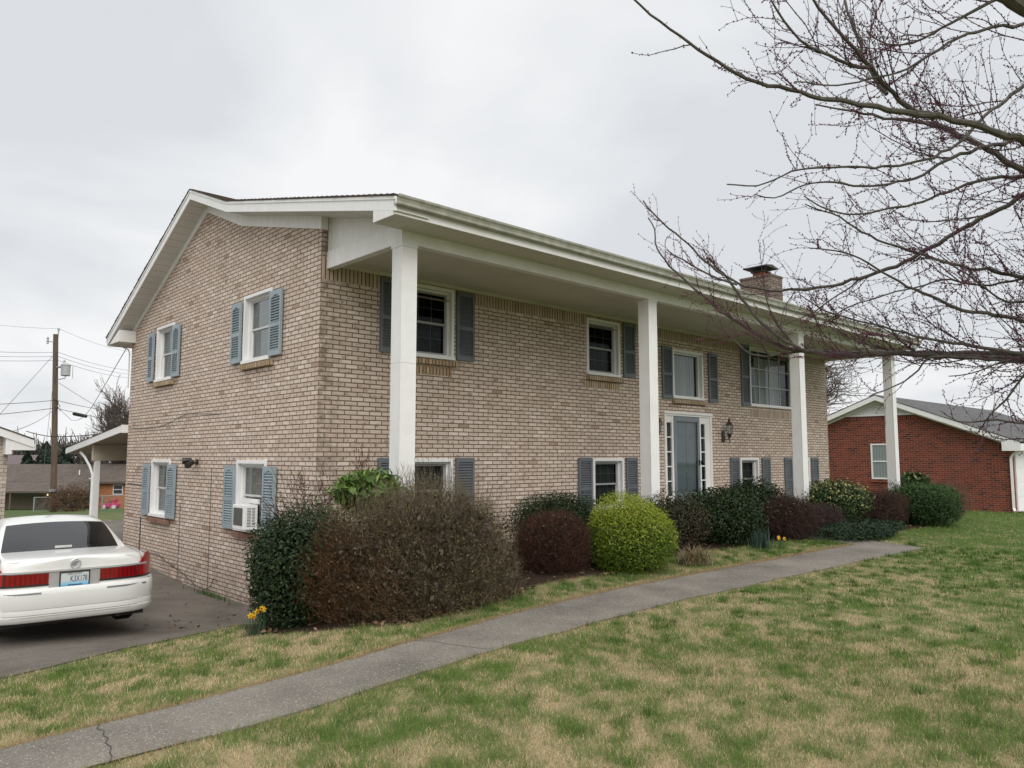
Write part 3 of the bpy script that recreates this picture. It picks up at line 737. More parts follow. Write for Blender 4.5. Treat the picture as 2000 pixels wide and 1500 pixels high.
b = MB(); b.face([fmap(s0 + .085, .008, sz0 + .25), fmap(s1 - .085, .008, sz0 + .25), fmap(s1 - .085, .008, sz1 - .11), fmap(s0 + .085, .008, sz1 - .11)])
b.build("storm_pane", M['storm_glass'], door, recalc=False)
b = MB(); b.mbox(fmap, s0, s1 + .02, -.09, -.05, sz0, sz1 + .02)
for z0, z1 in ((-.9, -.35), (-.22, .35), (.46, .78)):
    for x0, x1 in ((9.03, 9.36), (9.46, 9.79)): b.mbox(fmap, x0, x1, -.05, -.038, z0, z1)
b.build("inner_door", plain("door_paint_grey_blue", (.26, .28, .295), .5, .06, 3), door, bevel=0.003)
b = MB(); b.tube([fmap(9.875, .03, -.10), fmap(9.875, .075, -.10), fmap(9.875, .078, -.17), fmap(9.875, .03, -.17)], .013, 8); b.mbox(fmap, 9.85, 9.90, .028, .036, -.2, -.07)
b.build("handle", M['black'], door, smooth=True)
b = MB(); b.box(8.3, 10.7, -1.55, 0.0, -1.75, -1.10); b.box(8.5, 10.5, -1.9, -1.55, -1.75, -1.35)
b.build("doorstep", M['slab'], house, bevel=0.015)

# wall lanterns beside the door
for x in (10.95, 8.06):
    b = MB(); zc_ = .62; y = -.19
    b.mbox(fmap, x - .055, x + .055, 0, .03, .36, .62)
    b.tube([(x, -.03, .45), (x, -.12, .40), (x, y, .46), (x, y, .50)], .011, 6)
    b.lathe([(.010, -.24), (.013, -.20), (.010, -.12), (.025, -.10), (.062, -.02), (.066, .0)], (x, y, .56), 6)
    for k in range(6):
        a = 2 * math.pi * k / 6; b.tube([(x + .062 * math.cos(a), y + .062 * math.sin(a), .56), (x + .078 * math.cos(a), y + .078 * math.sin(a), .76)], .0055, 4)
    b.lathe([(.092, .0), (.082, .022), (.04, .07), (.022, .10), (.027, .12), (.012, .14), (.016, .16), (.004, .19)], (x, y, .765), 6)
    lan = b.build("wall_lantern", M['bronze'], house)
    b = MB(); b.lathe([(.058, .0), (.072, .19)], (x, y, .565), 6); b.build("lantern_glass", M['storm_glass'], lan); b = MB(); b.lathe([(.012, 0), (.012, .10), (.004, .12)], (x, y, .57), 8); b.build("candle", M['trim'], lan)
# flood light on the gable wall
b = MB(); b.lathe([(.055, .0), (.055, -.025)], (0, 4.57, -.10), 12, 'x'); b.tube([(-.02, 4.57, -.10), (-.07, 4.57, -.12), (-.09, 4.55, -.11)], .016, 8)
for s_ in (-1, 1): b.tube([(-.08, 4.57, -.11), (-.13, 4.57 - .05 * s_, -.09 - .03 * s_), (-.21, 4.57 - .10 * s_, -.12 - .04 * s_), (-.24, 4.57 - .115 * s_, -.125 - .04 * s_)], [.03, .045, .06, .058], 10)
b.build("flood_light", M['black'], house, smooth=True)
# cables and conduit on the gable wall
b = MB(); b.tube([(-.014, 8.8, .68), (-.014, 8.0, .62), (-.014, 7.2, .615), (-.014, 6.4, .66), (-.014, 5.5, .80), (-.014, 5.1, .84), (-.014, 4.2, .80), (-.014, 3.5, .77)], .005, 5)
b.build("wall_cable", M['wire'], house)
b = MB(); b.tube([(-.012, 7.66, -1.3), (-.012, 7.66, -2.3)], .012, 6); b.tube([(-.01, 5.35, -.9), (-.01, 5.35, -2.38)], .005, 5); b.tube([(-.01, 3.85, -.2), (-.01, 3.85, -2.4)], .005, 5); b.tube([(-.01, 8.7, -.60), (-.01, 7.7, -.62)], .007, 5)
b.build("conduit", M['wire'], house)
b = MB(); b.tube([(-.03, 7.3, -2.02), (-.03, 6.4, -1.99), (-.03, 5.9, -2.10), (-.03, 5.0, -2.22), (-.03, 4.4, -2.36), (-.03, 4.0, -2.40), (-.02, 3.7, -2.32), (-.02, 3.55, -2.15)], .006, 6)
b.build("ground_cable", M['black'], house)

# roof
def yz(u, v, t): return (t, u, v)
def offs(d): return [(y, z - d) for y, z in ROOFP]
XA, XB = -.38, LX + .38
b = MB()
top = [(9.50, 2.79)] + ROOFP[1:3] + [(-2.50, 3.200)]
for (y0, z0), (y1, z1) in zip(top[:-1], top[1:]):
    n = max(2, int(math.hypot(y1 - y0, z1 - z0) / .14))
    for i in range(n):                       # overlapping courses make the ragged edge
        p = i / n; q = (i + 1) / n
        ya, za, yb, zb = y0 + (y1 - y0) * p, z0 + (z1 - z0) * p, y0 + (y1 - y0) * q, z0 + (z1 - z0) * q
        up = z1 > z0; la, lb = (.030, .014) if up else (.014, .030)
        e = .012 * (0.4 + vnoise(i * 1.7, y0 * 3, 4))
        b.hexa([(x, y, z) for (zA, zB) in ((za + .002, zb + .002), (za + la, zb + lb)) for (y, z) in ((ya, zA), (yb, zB)) for x in (XA - .015 - e, XB + .015 + e)])
b.build("roof", M['shingle'], house, recalc=False)
roofo = [c for c in house.children if c.name.startswith("roof")][0]
# fascia along the rakes, with the small drip strip on top
for x0, x1, xs in ((XA, XA + .022, XA - .012), (XB - .022, XB, XB)):
    b = MB()
    b.prism(ROOFP + offs(.185)[::-1], yz, x0, x1); 
    b.prism([(y, z - .002) for y, z in ROOFP] + offs(.045)[::-1], yz, xs, xs + .012)
    b.build("rake_fascia", M['trim'], house)
for xs0, xs1 in ((XA + .022, 0.14), (LX - .12, XB - .022)):
    b = MB(); b.prism(offs(.165) + offs(.18)[::-1], yz, xs0, xs1); b.build("rake_soffit", M['rake_soffit'], house)
# frieze boards on the gables
fz = [(8.86, roof_z(8.86) - .18), (4.45, 5.10 - .18), (2.70, 4.43 - .18), (-.02, roof_z(-.02) - .18)]
fb = [(8.86, 2.66), (8.75, 2.86), (4.47, 4.735), (2.80, 4.115), (-.02, 3.41)]
for t0, t1 in ((-.03, .09), (LX - .09, LX + .03)):
    b = MB(); b.prism(fz + [(-.02, 3.41), (2.86, 4.105), (4.47, 4.74), (8.70, 2.88), (8.80, 2.66), (8.86, 2.66)], yz, t0, t1)
    b.build("frieze_board", M['white'], house)
# boxed back eave
for x0, x1 in ((XA + .022, 0.0), (LX, XB - .022)):
    b = MB(); b.prism([(8.62, 2.90), (9.40, 2.63), (8.62, 2.63)], yz, x0, x1); b.build("eave_box", M['white'], house)
b = MB(); b.prism([(8.86, 2.62), (9.42, 2.62), (9.42, 2.64), (8.86, 2.64)], yz, 0, LX); b.prism([(9.42, 2.60), (9.44, 2.60), (9.44, 2.79), (9.42, 2.79)], yz, XA + .022, XB - .022)
b.build("back_eave", M['white'], house)
GUT = [(0, .125), (0, 0), (.070, 0), (.082, .012), (.084, .045), (.095, .075), (.112, .098), (.115, .125), (.105, .125), (.090, .085), (.07, .03), (.01, .02), (.01, .125)]
b = MB(); b.prism([(9.442 + u, 2.67 + v) for u, v in GUT], yz, XA, XB); b.build("gutter", M['trim'], house)
# front eave: fascia, soffit, gutter, box ends
b = MB()
for xa_, xb_ in ((XA + .022, 3.598), (3.602, 8.448), (8.452, 12.648), (12.652, XB - .022)): b.prism([(-2.45, 2.985), (-2.472, 2.985), (-2.472, 3.165), (-2.45, 3.165)], yz, xa_, xb_)
b.build("front_fascia", M['white'], house)
b = MB(); b.prism([(-1.96, 2.985), (-2.45, 2.985), (-2.45, 2.998), (-1.96, 2.998)], yz, XA + .03, XB - .03); b.build("eave_soffit", M['soffit'], house)
b = MB(); b.prism([(-2.474 - u, 3.085 + v) for u, v in GUT], yz, XA - .005, XB + .005); b.build("gutter", M['gutter'], house)
for x0, x1 in ((XA, XA + .022), (XB - .022, XB)):
    b = MB(); b.prism([(-2.45, roof_z(-2.45) - .186), (-2.0, roof_z(-2.0) - .186), (-2.0, 2.975), (-2.45, 2.975)], yz, x0 + .001, x1); b.build("eave_return", M['white'], house)
# porch: ceiling, beams, end panels
b = MB(); b.box(.10, LX - .02, -1.86, -.001, 2.93, 2.95); b.build("porch_ceiling", M['ceiling'], house)
b = MB(); b.box(.22, LX - .1, -.035, -.001, 2.875, 2.93); b.build("ceiling_trim", M['ceiling'], house)
b = MB(); b.box(.09, LX + .02, -1.968, -1.84, 2.82, 3.06); b.build("porch_beam", M['white'], house, bevel=.004)
for x0, x1 in ((.093, .215), (LX - .115, LX + .015)):
    b = MB(); b.box(x0, x1, -1.84, -.0, 2.82, 3.085); b.build("porch_beam", M['white'], house, bevel=.004)
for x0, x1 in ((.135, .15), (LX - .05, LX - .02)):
    b = MB(); b.prism([(-.002, 3.086), (-1.95, 3.061), (-1.95, roof_z(-1.95) - .181), (-.002, roof_z(-.002) - .181)], yz, x0, x1); b.build("porch_panel", M['white'], house)
    b = MB(); b.box(x0 - .03, x1 - .002, -.05, -.003, 3.087, 3.60); b.build("panel_trim", M['white'], house)
    b = MB(); b.box(x0 - .008, x0 - .001, -1.95, -.052, 3.055, 3.10); b.build("panel_shadow_strip", plain("shadow_line_brown", (.22, .18, .14), .7), house)  # brown strip added to paint the shadow line between beam and panel
# square columns
for x1 in (.335, 5.655, 11.30, 16.67):
    b = MB(); x0 = x1 - .235; y0 = -1.966; zb = g1(x1, -1.9) - .15
    zs = 1.05 + .2 * math.sin(x1 * 3); b.box(x0, x1, y0, y0 + .235, zb, zs); b.box(x0, x1, y0, y0 + .235, zs + .004, 2.818); b.box(x0 + .006, x1 - .006, y0 + .006, y0 + .229, zs - .01, zs + .014)
    b.box(x0 - .012, x1 + .012, y0 - .012, y0 + .247, 2.775, 2.8195); b.box(x0 - .012, x1 + .012, y0 - .012, y0 + .247, zb, zb + .26)
    for xx in (x0, x1):                      # corner beads
        b.box(xx - .006, xx + .006, y0 - .006, y0 + .006, zb + .26, 2.775)
    b.build("porch_column", M['column'], house, bevel=.004)
# downspouts
b = MB(); b.tube([(-.06, 9.44, 2.70), (-.06, 9.3, 2.58), (-.05, 8.95, 2.50), (-.03, 8.92, 2.40), (-.03, 8.92, 1.6)], .016, 4); b.build("downspout", M['trim'], house)
# chimney on the far gable
b = MB(); CX0, CX1, CY0, CY1 = 16.70, 17.45, 1.66, 2.74
b.box(CX0, CX1, CY0, CY1, -2.6, 5.74); b.box(CX0 - .02, CX1 + .02, CY0 - .02, CY1 + .02, 5.74, 5.81)
ch = b.build("chimney", brick_mat("chimney_brick", [(0.16, 0.12, 0.10), (0.25, 0.205, 0.17), (0.20, 0.155, 0.13), (0.30, 0.25, 0.21)], (0.09, 0.07, 0.055)), house)
mx_, my_ = (CX0 + CX1) / 2, (CY0 + CY1) / 2
b = MB(); b.box(mx_ - .19, mx_ + .19, my_ - .19, my_ + .19, 5.81, 5.97); b.build("flue", M['terracotta'], ch, bevel=.01)
b = MB()
for sx in (-1, 1):
    for sy in (-1, 1): b.tube([(mx_ + .2 * sx, my_ + .2 * sy, 5.95), (mx_ + .2 * sx, my_ + .2 * sy, 6.11)], .01, 5)
b.box(mx_ - .24, mx_ + .24, my_ - .24, my_ + .24, 5.97, 5.99)
b.hexa([(mx_ + s1 * r_, my_ + s2 * r_, z_) for z_, r_ in ((6.09, .42), (6.13, .40)) for s2 in (-1, 1) for s1 in (-1, 1)]); b.prism([(-.40, 0), (.40, 0), (0, .06)], lambda u, v, t: (mx_ + u, my_ + t, 6.13 + v), -.40, .40)
b.build("chimney_cap", M['black'], ch)
# lean-to porch at the back
b = MB(); PT = [(8.87, .74), (13.75, .255)]
b.prism([(8.87, .74), (13.8, .25), (13.8, .235), (8.87, .725)], yz, -.16, 7.0); b.build("rear_porch_roof", M['shingle'], house)
b = MB(); b.prism([(8.87, .722), (13.78, .232), (13.78, .08), (8.87, .56)], yz, -.15, -.12); b.prism([(13.76, .232), (13.79, .232), (13.79, .08), (13.76, .08)], yz, -.12, 7.0); b.box(-.152, -.002, 8.862, 8.885, .55, .735); b.build("rear_porch_fascia", M['trim'], house)
b = MB(); b.prism([(8.87, .60), (13.7, .13), (13.7, .115), (8.87, .585)], yz, -.118, 6.9); b.prism([(11.55, .28), (11.70, .28), (11.70, -.10), (11.55, -.10)], yz, -.02, 6.9); b.build("rear_porch_soffit", plain("porch_underside", (.50, .44, .34), .7, .1), house)
for x in (.10, 3.5, 6.7):
    b = MB(); b.box(x - .06, x + .06, 11.56, 11.69, -2.5, -.10); b.build("rear_porch_post", M['trim'], house)
b = MB(); b.tube([(-.06, 12.6, .12), (-.03, 12.3, .0), (.02, 11.95, -.25), (.04, 11.75, -.45), (.04, 11.75, -2.4)], .035, 5); b.build("rear_porch_downspout", M['trim'], house)

# window air conditioner
ac = thing("air_conditioner", "white air conditioner jutting from the lower window of the brick gable", "air conditioner", (-.2, 2.2, -1.19))
AX0, AX1, AY0, AY1, AZ0, AZ1 = -.25, -.02, 1.855, 2.30, -1.175, -.78
b = MB(); b.box(AX0, AX1, AY0, AY1, AZ0, AZ1); b.build("case", M['trim'], ac, bevel=.012)
b = MB(); b.box(AX0 - .004, AX0, AY0 + .06, AY1 - .04, AZ0 + .06, AZ1 - .05); b.build("rear_grille", plain("ac_coil", (.10, .10, .095), .7, .2, 40), ac)
b = MB(); b.box(AX0 + .05, AX1 - .05, AY0 - .003, AY0, AZ0 + .05, AZ1 - .05); lv = b.build("vent_recess", M['black'], ac)
b = MB()
for i in range(13):
    z = AZ0 + .06 + i * .024; b.box(AX0 + .05, AX1 - .05, AY0 - .012, AY0 - .003, z, z + .011)
b.box((AX0 + AX1) / 2, (AX0 + AX1) / 2 + .012, AY0 - .014, AY0 - .003, AZ0 + .05, AZ1 - .05)
b.build("side_louvre", M['trim'], ac)
b = MB(); b.box(.03, .06, 2.302, 2.67, -1.16, -.78); b.box(.03, .06, 1.95, 2.67, -.779, -.70); b.build("filler_panel", M['trim'], ac)
# ------------------------------------------------------------------ neighbouring buildings
def gable_house_window(root, mp, a0, a1, z0, z1, curtain=True, proud=.03):
    b = MB(); w = .06
    for p, q, r, t in ((a0, a0 + w, z0, z1), (a1 - w, a1, z0, z1), (a0 + w, a1 - w, z1 - w, z1), (a0 + w, a1 - w, z0, z0 + w), (a0 + w, a1 - w, (z0 + z1) / 2 - .025, (z0 + z1) / 2 + .025)):
        b.mbox(mp, p, q, -.05, proud, r, t)
    win = b.build("window", M['trim'], root, bevel=.004)
    b = MB(); b.face([mp(a0 + w, .008, z0 + w), mp(a1 - w, .008, z0 + w), mp(a1 - w, .008, z1 - w), mp(a0 + w, .008, z1 - w)]); b.build("pane", M['storm_glass'], win, recalc=False)
    b = MB(); b.face([mp(a0 + w, .003, z0 + w), mp(a1 - w, .003, z0 + w), mp(a1 - w, .003, z1 - w), mp(a0 + w, .003, z1 - w)]); b.build("curtain", M['curtain'] if curtain else M['blind'], win, recalc=False)
    return win
# red brick ranch house on the far side
HX, HY0, HY1 = 25.0, -2.52, 6.05
red = thing("brick_house", "single-storey red brick ranch house with grey shingle roof beyond the last column", "house", (31, 1.7, -2))
hm = lambda a, o, z: (HX - o, a, z)
RP = [(6.45, .50), (1.76, 2.36), (-2.93, .50)]
b = MB()
b.face([(HX, HY0, -2.6), (HX, HY1, -2.6), (HX, HY1, .52), (HX, 3.15, 1.61), (HX, .32, 1.61), (HX, HY0, .46)])
b.face([(HX, HY0, -2.6), (HX + 14, HY0, -2.6), (HX + 14, HY0, .52), (HX, HY0, .52)]); b.face([(HX, HY1, -2.6), (HX + 14, HY1, -2.6), (HX + 14, HY1, .52), (HX, HY1, .52)])
b.face([(HX + 14, HY0, -2.6), (HX + 14, HY1, -2.6), (HX + 14, HY1, .52), (HX + 14, 1.76, 2.2), (HX + 14, HY0, .52)])
b.build("wall", M['red_brick'], red, recalc=False)
b = MB(); b.face([(HX - .004, .40, 1.41), (HX - .004, 3.05, 1.41), (HX - .004, 3.05, 1.61), (HX - .004, .40, 1.61)], rot=True); b.build("soldier_course", M['red_brick'], red, recalc=False)
b = MB()
for i in range(8):
    z = 1.60 + i * .062; hw = 1.47 - (z - 1.60) * 2.45
    if hw > .1: b.hexa([(HX - o_, 1.735 + s_ * hw, z + dz) for (dz, o_) in ((0, .045), (.055, .012)) for (dd, oo) in ((0, 0),) for s_ in (-1, 1) for o_ in (o_, -.02)])
b.box(HX - .04, HX + .02, .26, 3.2, 1.575, 1.615)
b.build("gable_vent", M['trim'], red)
b = MB()
for (y0, z0), (y1, z1) in zip(RP[:-1], RP[1:]):
    b.hexa([(x, y, z + dz) for dz in (.0, .03) for (y, z) in ((y0, z0), (y1, z1)) for x in (HX - .36, HX + 14.3)])
b.build("roof", M['grey_shingle'], red)
for x0, x1 in ((HX - .35, HX - .325), (HX + 14.27, HX + 14.29)):
    b = MB(); b.prism([(y, z - .002) for y, z in RP] + [(y, z - .19) for y, z in RP[::-1]], yz, x0, x1)
    b.prism([(HY0 - .42, .31), (HY0 + .12, .52), (HY0 + .12, .20), (HY0 - .42, .20)], yz, x0 + .001, x1)
    b.build("rake_fascia", M['trim'], red)
b = MB(); b.prism([(y, z - .17) for y, z in RP] + [(y, z - .185) for y, z in RP[::-1]], yz, HX - .324, HX - .002); b.build("rake_soffit", M['rake_soffit'], red)
b = MB(); b.prism([(y, z - .186) for y, z in ((5.9, .718), (1.76, 2.36), (-2.4, .71))] + [(y, z - .27) for y, z in ((-2.4, .71), (1.76, 2.36), (5.9, .718))], yz, HX - .03, HX - .003); b.build("frieze_board", M['trim'], red)
b = MB(); b.box(HX - .32, HX + 14.2, HY0 - .41, HY0 - .002, .20, .22); b.box(HX - .30, HX + 14.2, HY0 - .43, HY0 - .41, .20, .45); b.box(HX - .30, HX, HY0 - .41, HY0 + .12, .22, .40); b.build("eave", M['trim'], red)
b = MB(); b.tube([(HX + .1, HY0 - .4, .2), (HX - .05, HY0 - .12, .08), (HX - .055, HY0 - .06, -.05), (HX - .055, HY0 - .06, -1.75), (HX - .15, HY0 - .12, -1.86)], .05, 4); b.build("downspout", M['trim'], red)
gable_house_window(red, hm, 1.10, 2.13, -.86, .50)
b = MB(); b.mbox(hm, 1.0, 2.2, 0, .05, -.98, -.865); b.build("brick_sill", M['red_brick'], red)
b = MB(); b.box(HX + .55, HX + 3.0, HY0 - .05, HY0 - .002, -2.0, .19)
for i in range(4): b.box(HX + .60, HX + 2.95, HY0 - .06, HY0 - .05, -1.9 + i * .5, -1.48 + i * .5)
b.build("garage_door", M['trim'], red)

b = MB()
for i in range(10):
    ya, yb = HY0 - .05 - i * .9, HY0 - .95 - i * .9
    b.face([(xx, yy, g1(xx, yy) + .03) for xx, yy in ((HX + .2 - i * .03, ya), (HX + 3.6, ya), (HX + 3.6, yb), (HX + .17 - i * .03, yb))])
tag(b.build("garage_apron", M['slab'], recalc=False), "concrete apron before the red house's garage", "apron", kind="structure")
# pale brick outbuilding at the left edge, beyond the driveway
dl = lambda u, D: (CAM[0] + .0 * u, 0)
left = thing("brick_garage", "pale brick building with white eaves at the left edge behind the white car", "garage", (-5, 16, -2.4))
GX, GY = -1.58, 13.3                       # near corner of its gable wall
b = MB()
b.face([(GX, GY, -2.7), (GX - 7.4, GY, -2.7), (GX - 7.4, GY, .48), (GX - 3.7, GY, 1.88), (GX, GY, .48)])
b.face([(GX, GY, -2.7), (GX, GY + 8, -2.7), (GX, GY + 8, .30), (GX, GY, .30)]); b.face([(GX - 7.4, GY, -2.7), (GX - 7.4, GY + 8, -2.7), (GX - 7.4, GY + 8, .30), (GX - 7.4, GY, .30)])
b.face([(GX, GY + 8, -2.7), (GX - 7.4, GY + 8, -2.7), (GX - 7.4, GY + 8, .30), (GX - 3.7, GY + 8, 1.75), (GX, GY + 8, .30)])
b.build("wall", M['pale_brick'], left, recalc=False)
xz = lambda u, v, t: (u, t, v)
LP = [(GX + .50, .44), (GX - 3.7, 2.04), (GX - 7.90, .44)]
b = MB()
for (x0, z0), (x1, z1) in zip(LP[:-1], LP[1:]): b.hexa([(x, y, z + dz) for dz in (0, .03) for y in (GY - .42, GY + 8.4) for (x, z) in ((x0, z0), (x1, z1))])
b.build("roof", M['shingle'], left)
b = MB(); b.prism([(x, z - .002) for x, z in LP] + [(x, z - .20) for x, z in LP[::-1]], xz, GY - .40, GY - .375); b.build("rake_fascia", M['trim'], left)
b = MB(); b.prism([(x, z - .16) for x, z in LP] + [(x, z - .18) for x, z in LP[::-1]], xz, GY - .374, GY - .002); b.build("rake_soffit", M['rake_soffit'], left)
b = MB(); b.prism([(GX - .12, .56), (GX + .02, .5), (GX + .02, .06), (GX - .12, .06)], xz, GY - .36, GY - .003); b.prism([(GX + .02, .17), (GX + .53, .17), (GX + .53, .33), (GX + .02, .50)], xz, GY - .372, GY - .345); b.build("eave_return", M['trim'], left)
b = MB(); b.box(GX + .002, GX + .53, GY - .34, GY + 8.3, .17, .19); b.box(GX + .53, GX + .555, GY - .34, GY + 8.3, .17, .50); b.build("eave", M['trim'], left)

# low house far behind, with a brown roof, string lights and a small window
ax = Vector((.7318, -.6815, 0)); nx_ = Vector((-.6815, -.7318, 0))        # along its front, and towards the viewer
org = Vector((9.5, 72.2, 0))
def bp(a, o_, z): p = org + ax * a + nx_ * o_; return (p.x, p.y, z)
back = thing("ranch_house", "low orange brick house with a long taupe roof far behind the pole", "house", (14, 68, -4.8))
b = MB()
for q in ([bp(-6, 0, -5.6), bp(5.6, 0, -5.6), bp(5.6, 0, -2.9), bp(-6, 0, -2.9)],): b.face(q)
b.build("patio_wall", plain("tan_siding", (.30, .25, .18), .8, .12), back, recalc=False)
b = MB(); b.face([bp(5.6, .0, -5.6), bp(16, .0, -5.6), bp(16, .0, -2.35), bp(5.6, .0, -2.35)]); b.face([bp(-6, -9, -5.6), bp(16, -9, -5.6), bp(16, -9, -2.35), bp(-6, -9, -2.35)])
b.face([bp(-6, 0, -5.6), bp(-6, -9, -5.6), bp(-6, -9, -2.35), bp(-6, 0, -2.35)]); b.face([bp(16, 0, -5.6), bp(16, -9, -5.6), bp(16, -9, -2.35), bp(16, 0, -2.35)])
b.build("wall", M['orange_brick'], back, recalc=False)
b = MB()
for p, q in (((.5, -2.32), (-4.5, -.78)), ((-4.5, -.78), (-9.5, -2.32))):
    b.hexa([bp(a, o_, z + dz) for dz in (0, .06) for (o_, z) in (p, q) for a in (-7, 16.6)])
b.hexa([bp(a, o_, z) for z_ in (0, .05) for (o_, z, aa) in ((3.2, -3.05 + z_, 8.2), (.5, -2.33 + z_, 6.6)) for a in (-7, aa)])
b.build("roof", M['tan_shingle'], back, recalc=False)
b = MB(); b.hexa([bp(a, o_, z) for z in (-2.44, -2.31) for o_ in (.45, .52) for a in (6.7, 16.6)]); b.hexa([bp(a, o_, z) for z in (-3.16, -3.0) for o_ in (3.15, 3.22) for a in (-7, 8.2)]); b.build("fascia", plain("brown_trim", (.10, .08, .065), .7), back)
for a in (-3.2, 1.2, 5.2, 8.0):
    b = MB(); b.hexa([bp(a + s_, o_, z) for z in (-5.6, -3.16) for o_ in (3.05, 3.17) for s_ in (-.06, .06)]); b.build("patio_post", M['pole'], back)
bm_ = lambda a, o_, z: bp(a, o_, z)
gable_house_window(back, bm_, 8.55, 9.45, -3.45, -2.55, curtain=False)
b = MB(); b.lathe([(.16, 0), (.16, .28), (.24, .30), (.24, .42)], bp(8.9, -3.9, -.98), 10); b.build("roof_vent", M['black'], back)
b = MB(); b.lathe([(.05, 0), (.05, .5)], bp(4.6, -1.4, -1.75), 8); b.hexa([bp(a, o_, z) for z in (-2.0, -1.95) for o_ in (.2, .6) for a in (6.6, 7.3)]); b.build("vent_pipe", M['trim'], back)
string = thing("string_lights", "string of small warm bulbs under the patio roof far behind", "string lights", bp(6, 3.3, -3.2))
b = MB(); pts = [bp(a_, 3.28, -3.22 - .10 * abs(math.sin(i * 1.1))) for i, a_ in enumerate((2.0, 2.8, 3.6, 4.55, 5.2, 5.8, 6.4, 6.9, 7.45, 7.7, 8.1))]; b.tube(pts, .012, 4); b.build("cord", M['black'], string)
em = N("warm_bulb"); e = em.n("ShaderNodeEmission"); e.inputs["Color"].default_value = (1, .72, .35, 1); e.inputs["Strength"].default_value = 2.2; em.l(e.outputs[0], em.o.inputs["Surface"])
for i in (3, 6, 7, 8, 9):
    b = MB(); b.lathe([(.02, .09), (.055, .03), (.06, -.02), (.03, -.07)], (pts[i][0], pts[i][1], pts[i][2] - .08), 8); b.build("bulb", em.m, string)

# ------------------------------------------------------------------ utility pole and its lines
PX, PY = 4.62, 37.7
pole = thing("utility_pole", "weathered wooden utility pole with a grey transformer beyond the driveway", "utility pole", (PX, PY, -3.2))
b = MB(); b.tube([(PX + .28, PY + .3, -4.0), (PX + .1, PY, 0), (PX - .23, PY - .3, 6.72)], [.165, .155, .125], 12); b.build("pole", M['pole'], pole, smooth=True)
b = MB(); b.tube([(PX - .13, PY - .3, 6.3), (PX - .10, PY - .3, 6.95)], .03, 6); b.lathe([(.03, 0), (.06, .03), (.05, .08), (.07, .10), (.03, .16)], (PX - .10, PY - .3, 6.92), 8); b.build("top_insulator", M['galv'], pole)
b = MB(); b.tube([(PX - .3, PY - .4, 6.25), (PX - .62, PY - .6, 6.25)], .02, 5); b.lathe([(.03, -.2), (.06, -.17), (.045, -.1), (.06, -.03), (.045, .05), (.06, .12), (.03, .2)], (PX - .66, PY - .62, 6.3), 8); b.build("cutout_switch", M['galv'], pole)
b = MB(); tx, ty = PX + .28, PY - .62
b.lathe([(.20, 0), (.235, .03), (.235, .56), (.26, .58), (.25, .63), (.10, .70)], (tx, ty, 4.42), 16); b.build("transformer", plain("transformer_grey", (.42, .44, .44), .45, .06), pole, smooth=True)
b = MB(); b.lathe([(.035, 0), (.06, .04), (.04, .10), (.055, .15), (.035, .22)], (tx - .08, ty, 5.08), 8); b.tube([(tx + .1, ty, 5.1), (tx + .32, ty - .1, 5.02), (tx + .33, ty - .1, 4.3)], .014, 5); b.tube([(tx, ty, 4.42), (tx - .02, ty, 4.28), (PX - .05, PY - .3, 4.22)], .025, 5); b.tube([(tx - .1, ty, 4.9), (PX - .12, PY - .4, 4.9)], .05, 6); b.build("bushing", M['galv'], pole)
b = MB(); b.tube([(PX - .14, PY - .25, 3.15), (PX + .05, PY - .45, 3.0), (PX + .02, PY - .45, 2.7), (PX + .2, PY - .4, 2.5)], .02, 5); b.tube([(PX + .02, PY - .3, 3.0), (PX + .15, PY - .45, 2.75), (PX - .05, PY - .4, 2.55)], .016, 5); b.build("cable_loop", M['black'], pole)
b = MB(); b.lathe([(.17, 0), (.17, .14)], (PX + .1, PY - .0, -1.9), 10); b.build("guard_band", M['galv'], pole)
def sag(p, q, s, n=10):
    p, q = Vector(p), Vector(q)
    return [tuple(p.lerp(q, i / n) - Vector((0, 0, s * 4 * (i / n) * (1 - i / n)))) for i in range(n + 1)]
def ext(p, q, k): p, q = Vector(p), Vector(q); return tuple(q + (q - p) * k)
def wire(label, pts, r=.012, mat='wire'):
    b = MB(); b.tube(pts, r, 4); o = b.build("power_line", M[mat]); tag(o, label, "power line", "wires strung from the utility pole"); return o
P0 = (PX - .1, PY - .3, 7.05)
wire("highest thin wire crossing the top of the utility pole", sag((-6.2, 21, 5.2), P0, .35) + sag(P0, (15, 54, 8.3), .4)[1:], .008)
for i, (z0, z1, z2, s_) in enumerate(((4.35, 5.72, 6.6, "upper"), (4.15, 5.5, 6.3, "middle"), (3.98, 5.28, 6.0, "lower"))):
    q = (PX - .1, PY - .42, z1); wire(s_ + " wire of the three parallel lines just above the transformer", sag((-6, 21.5, z0 - .5), q, .25) + sag(q, (15, 53.5, z2 + .2), .35)[1:], .011)
for z0, z1, z2, l_ in ((2.25, 3.08, 3.6, "telephone cable level with the tree top, above the splice case"), (1.65, 2.66, 2.9, "thick telephone cable carrying a dark splice case beside the pole")):
    q = (PX - .05, PY - .4, z1); wire(l_, sag((-6, 21.5, z0 - .6), q, .2) + sag(q, (15, 53.5, z2), .3)[1:], .017, 'black')
o = wire("long slanting guy wire running down left from below the top lines", sag(ext((PX - .2, PY - .3, 5.67), (.6, 30.6, 1.41), .4), (PX - .2, PY - .3, 5.67), .02), .011)
wire("steep guy wire just left of the pole", sag((3.86, 35.91, -.9), (PX - .18, PY - .4, 5.35), .02), .011)
wire("wire slanting down right from under the transformer", sag((PX + .05, PY - .3, 4.05), (10.14, 43.53, 2.2), .1), .011)
wire("service wire hanging in a deep curve from the house eave to the pole", [(.1, 9.3, 2.78), (2.17, 19.4, 2.38), (3.0, 24, 1.98), (3.66, 27.7, 1.78), (4.0, 30.2, 1.72), (4.3, 32.6, 1.80), (4.73, 37.5, 2.67)], .010)
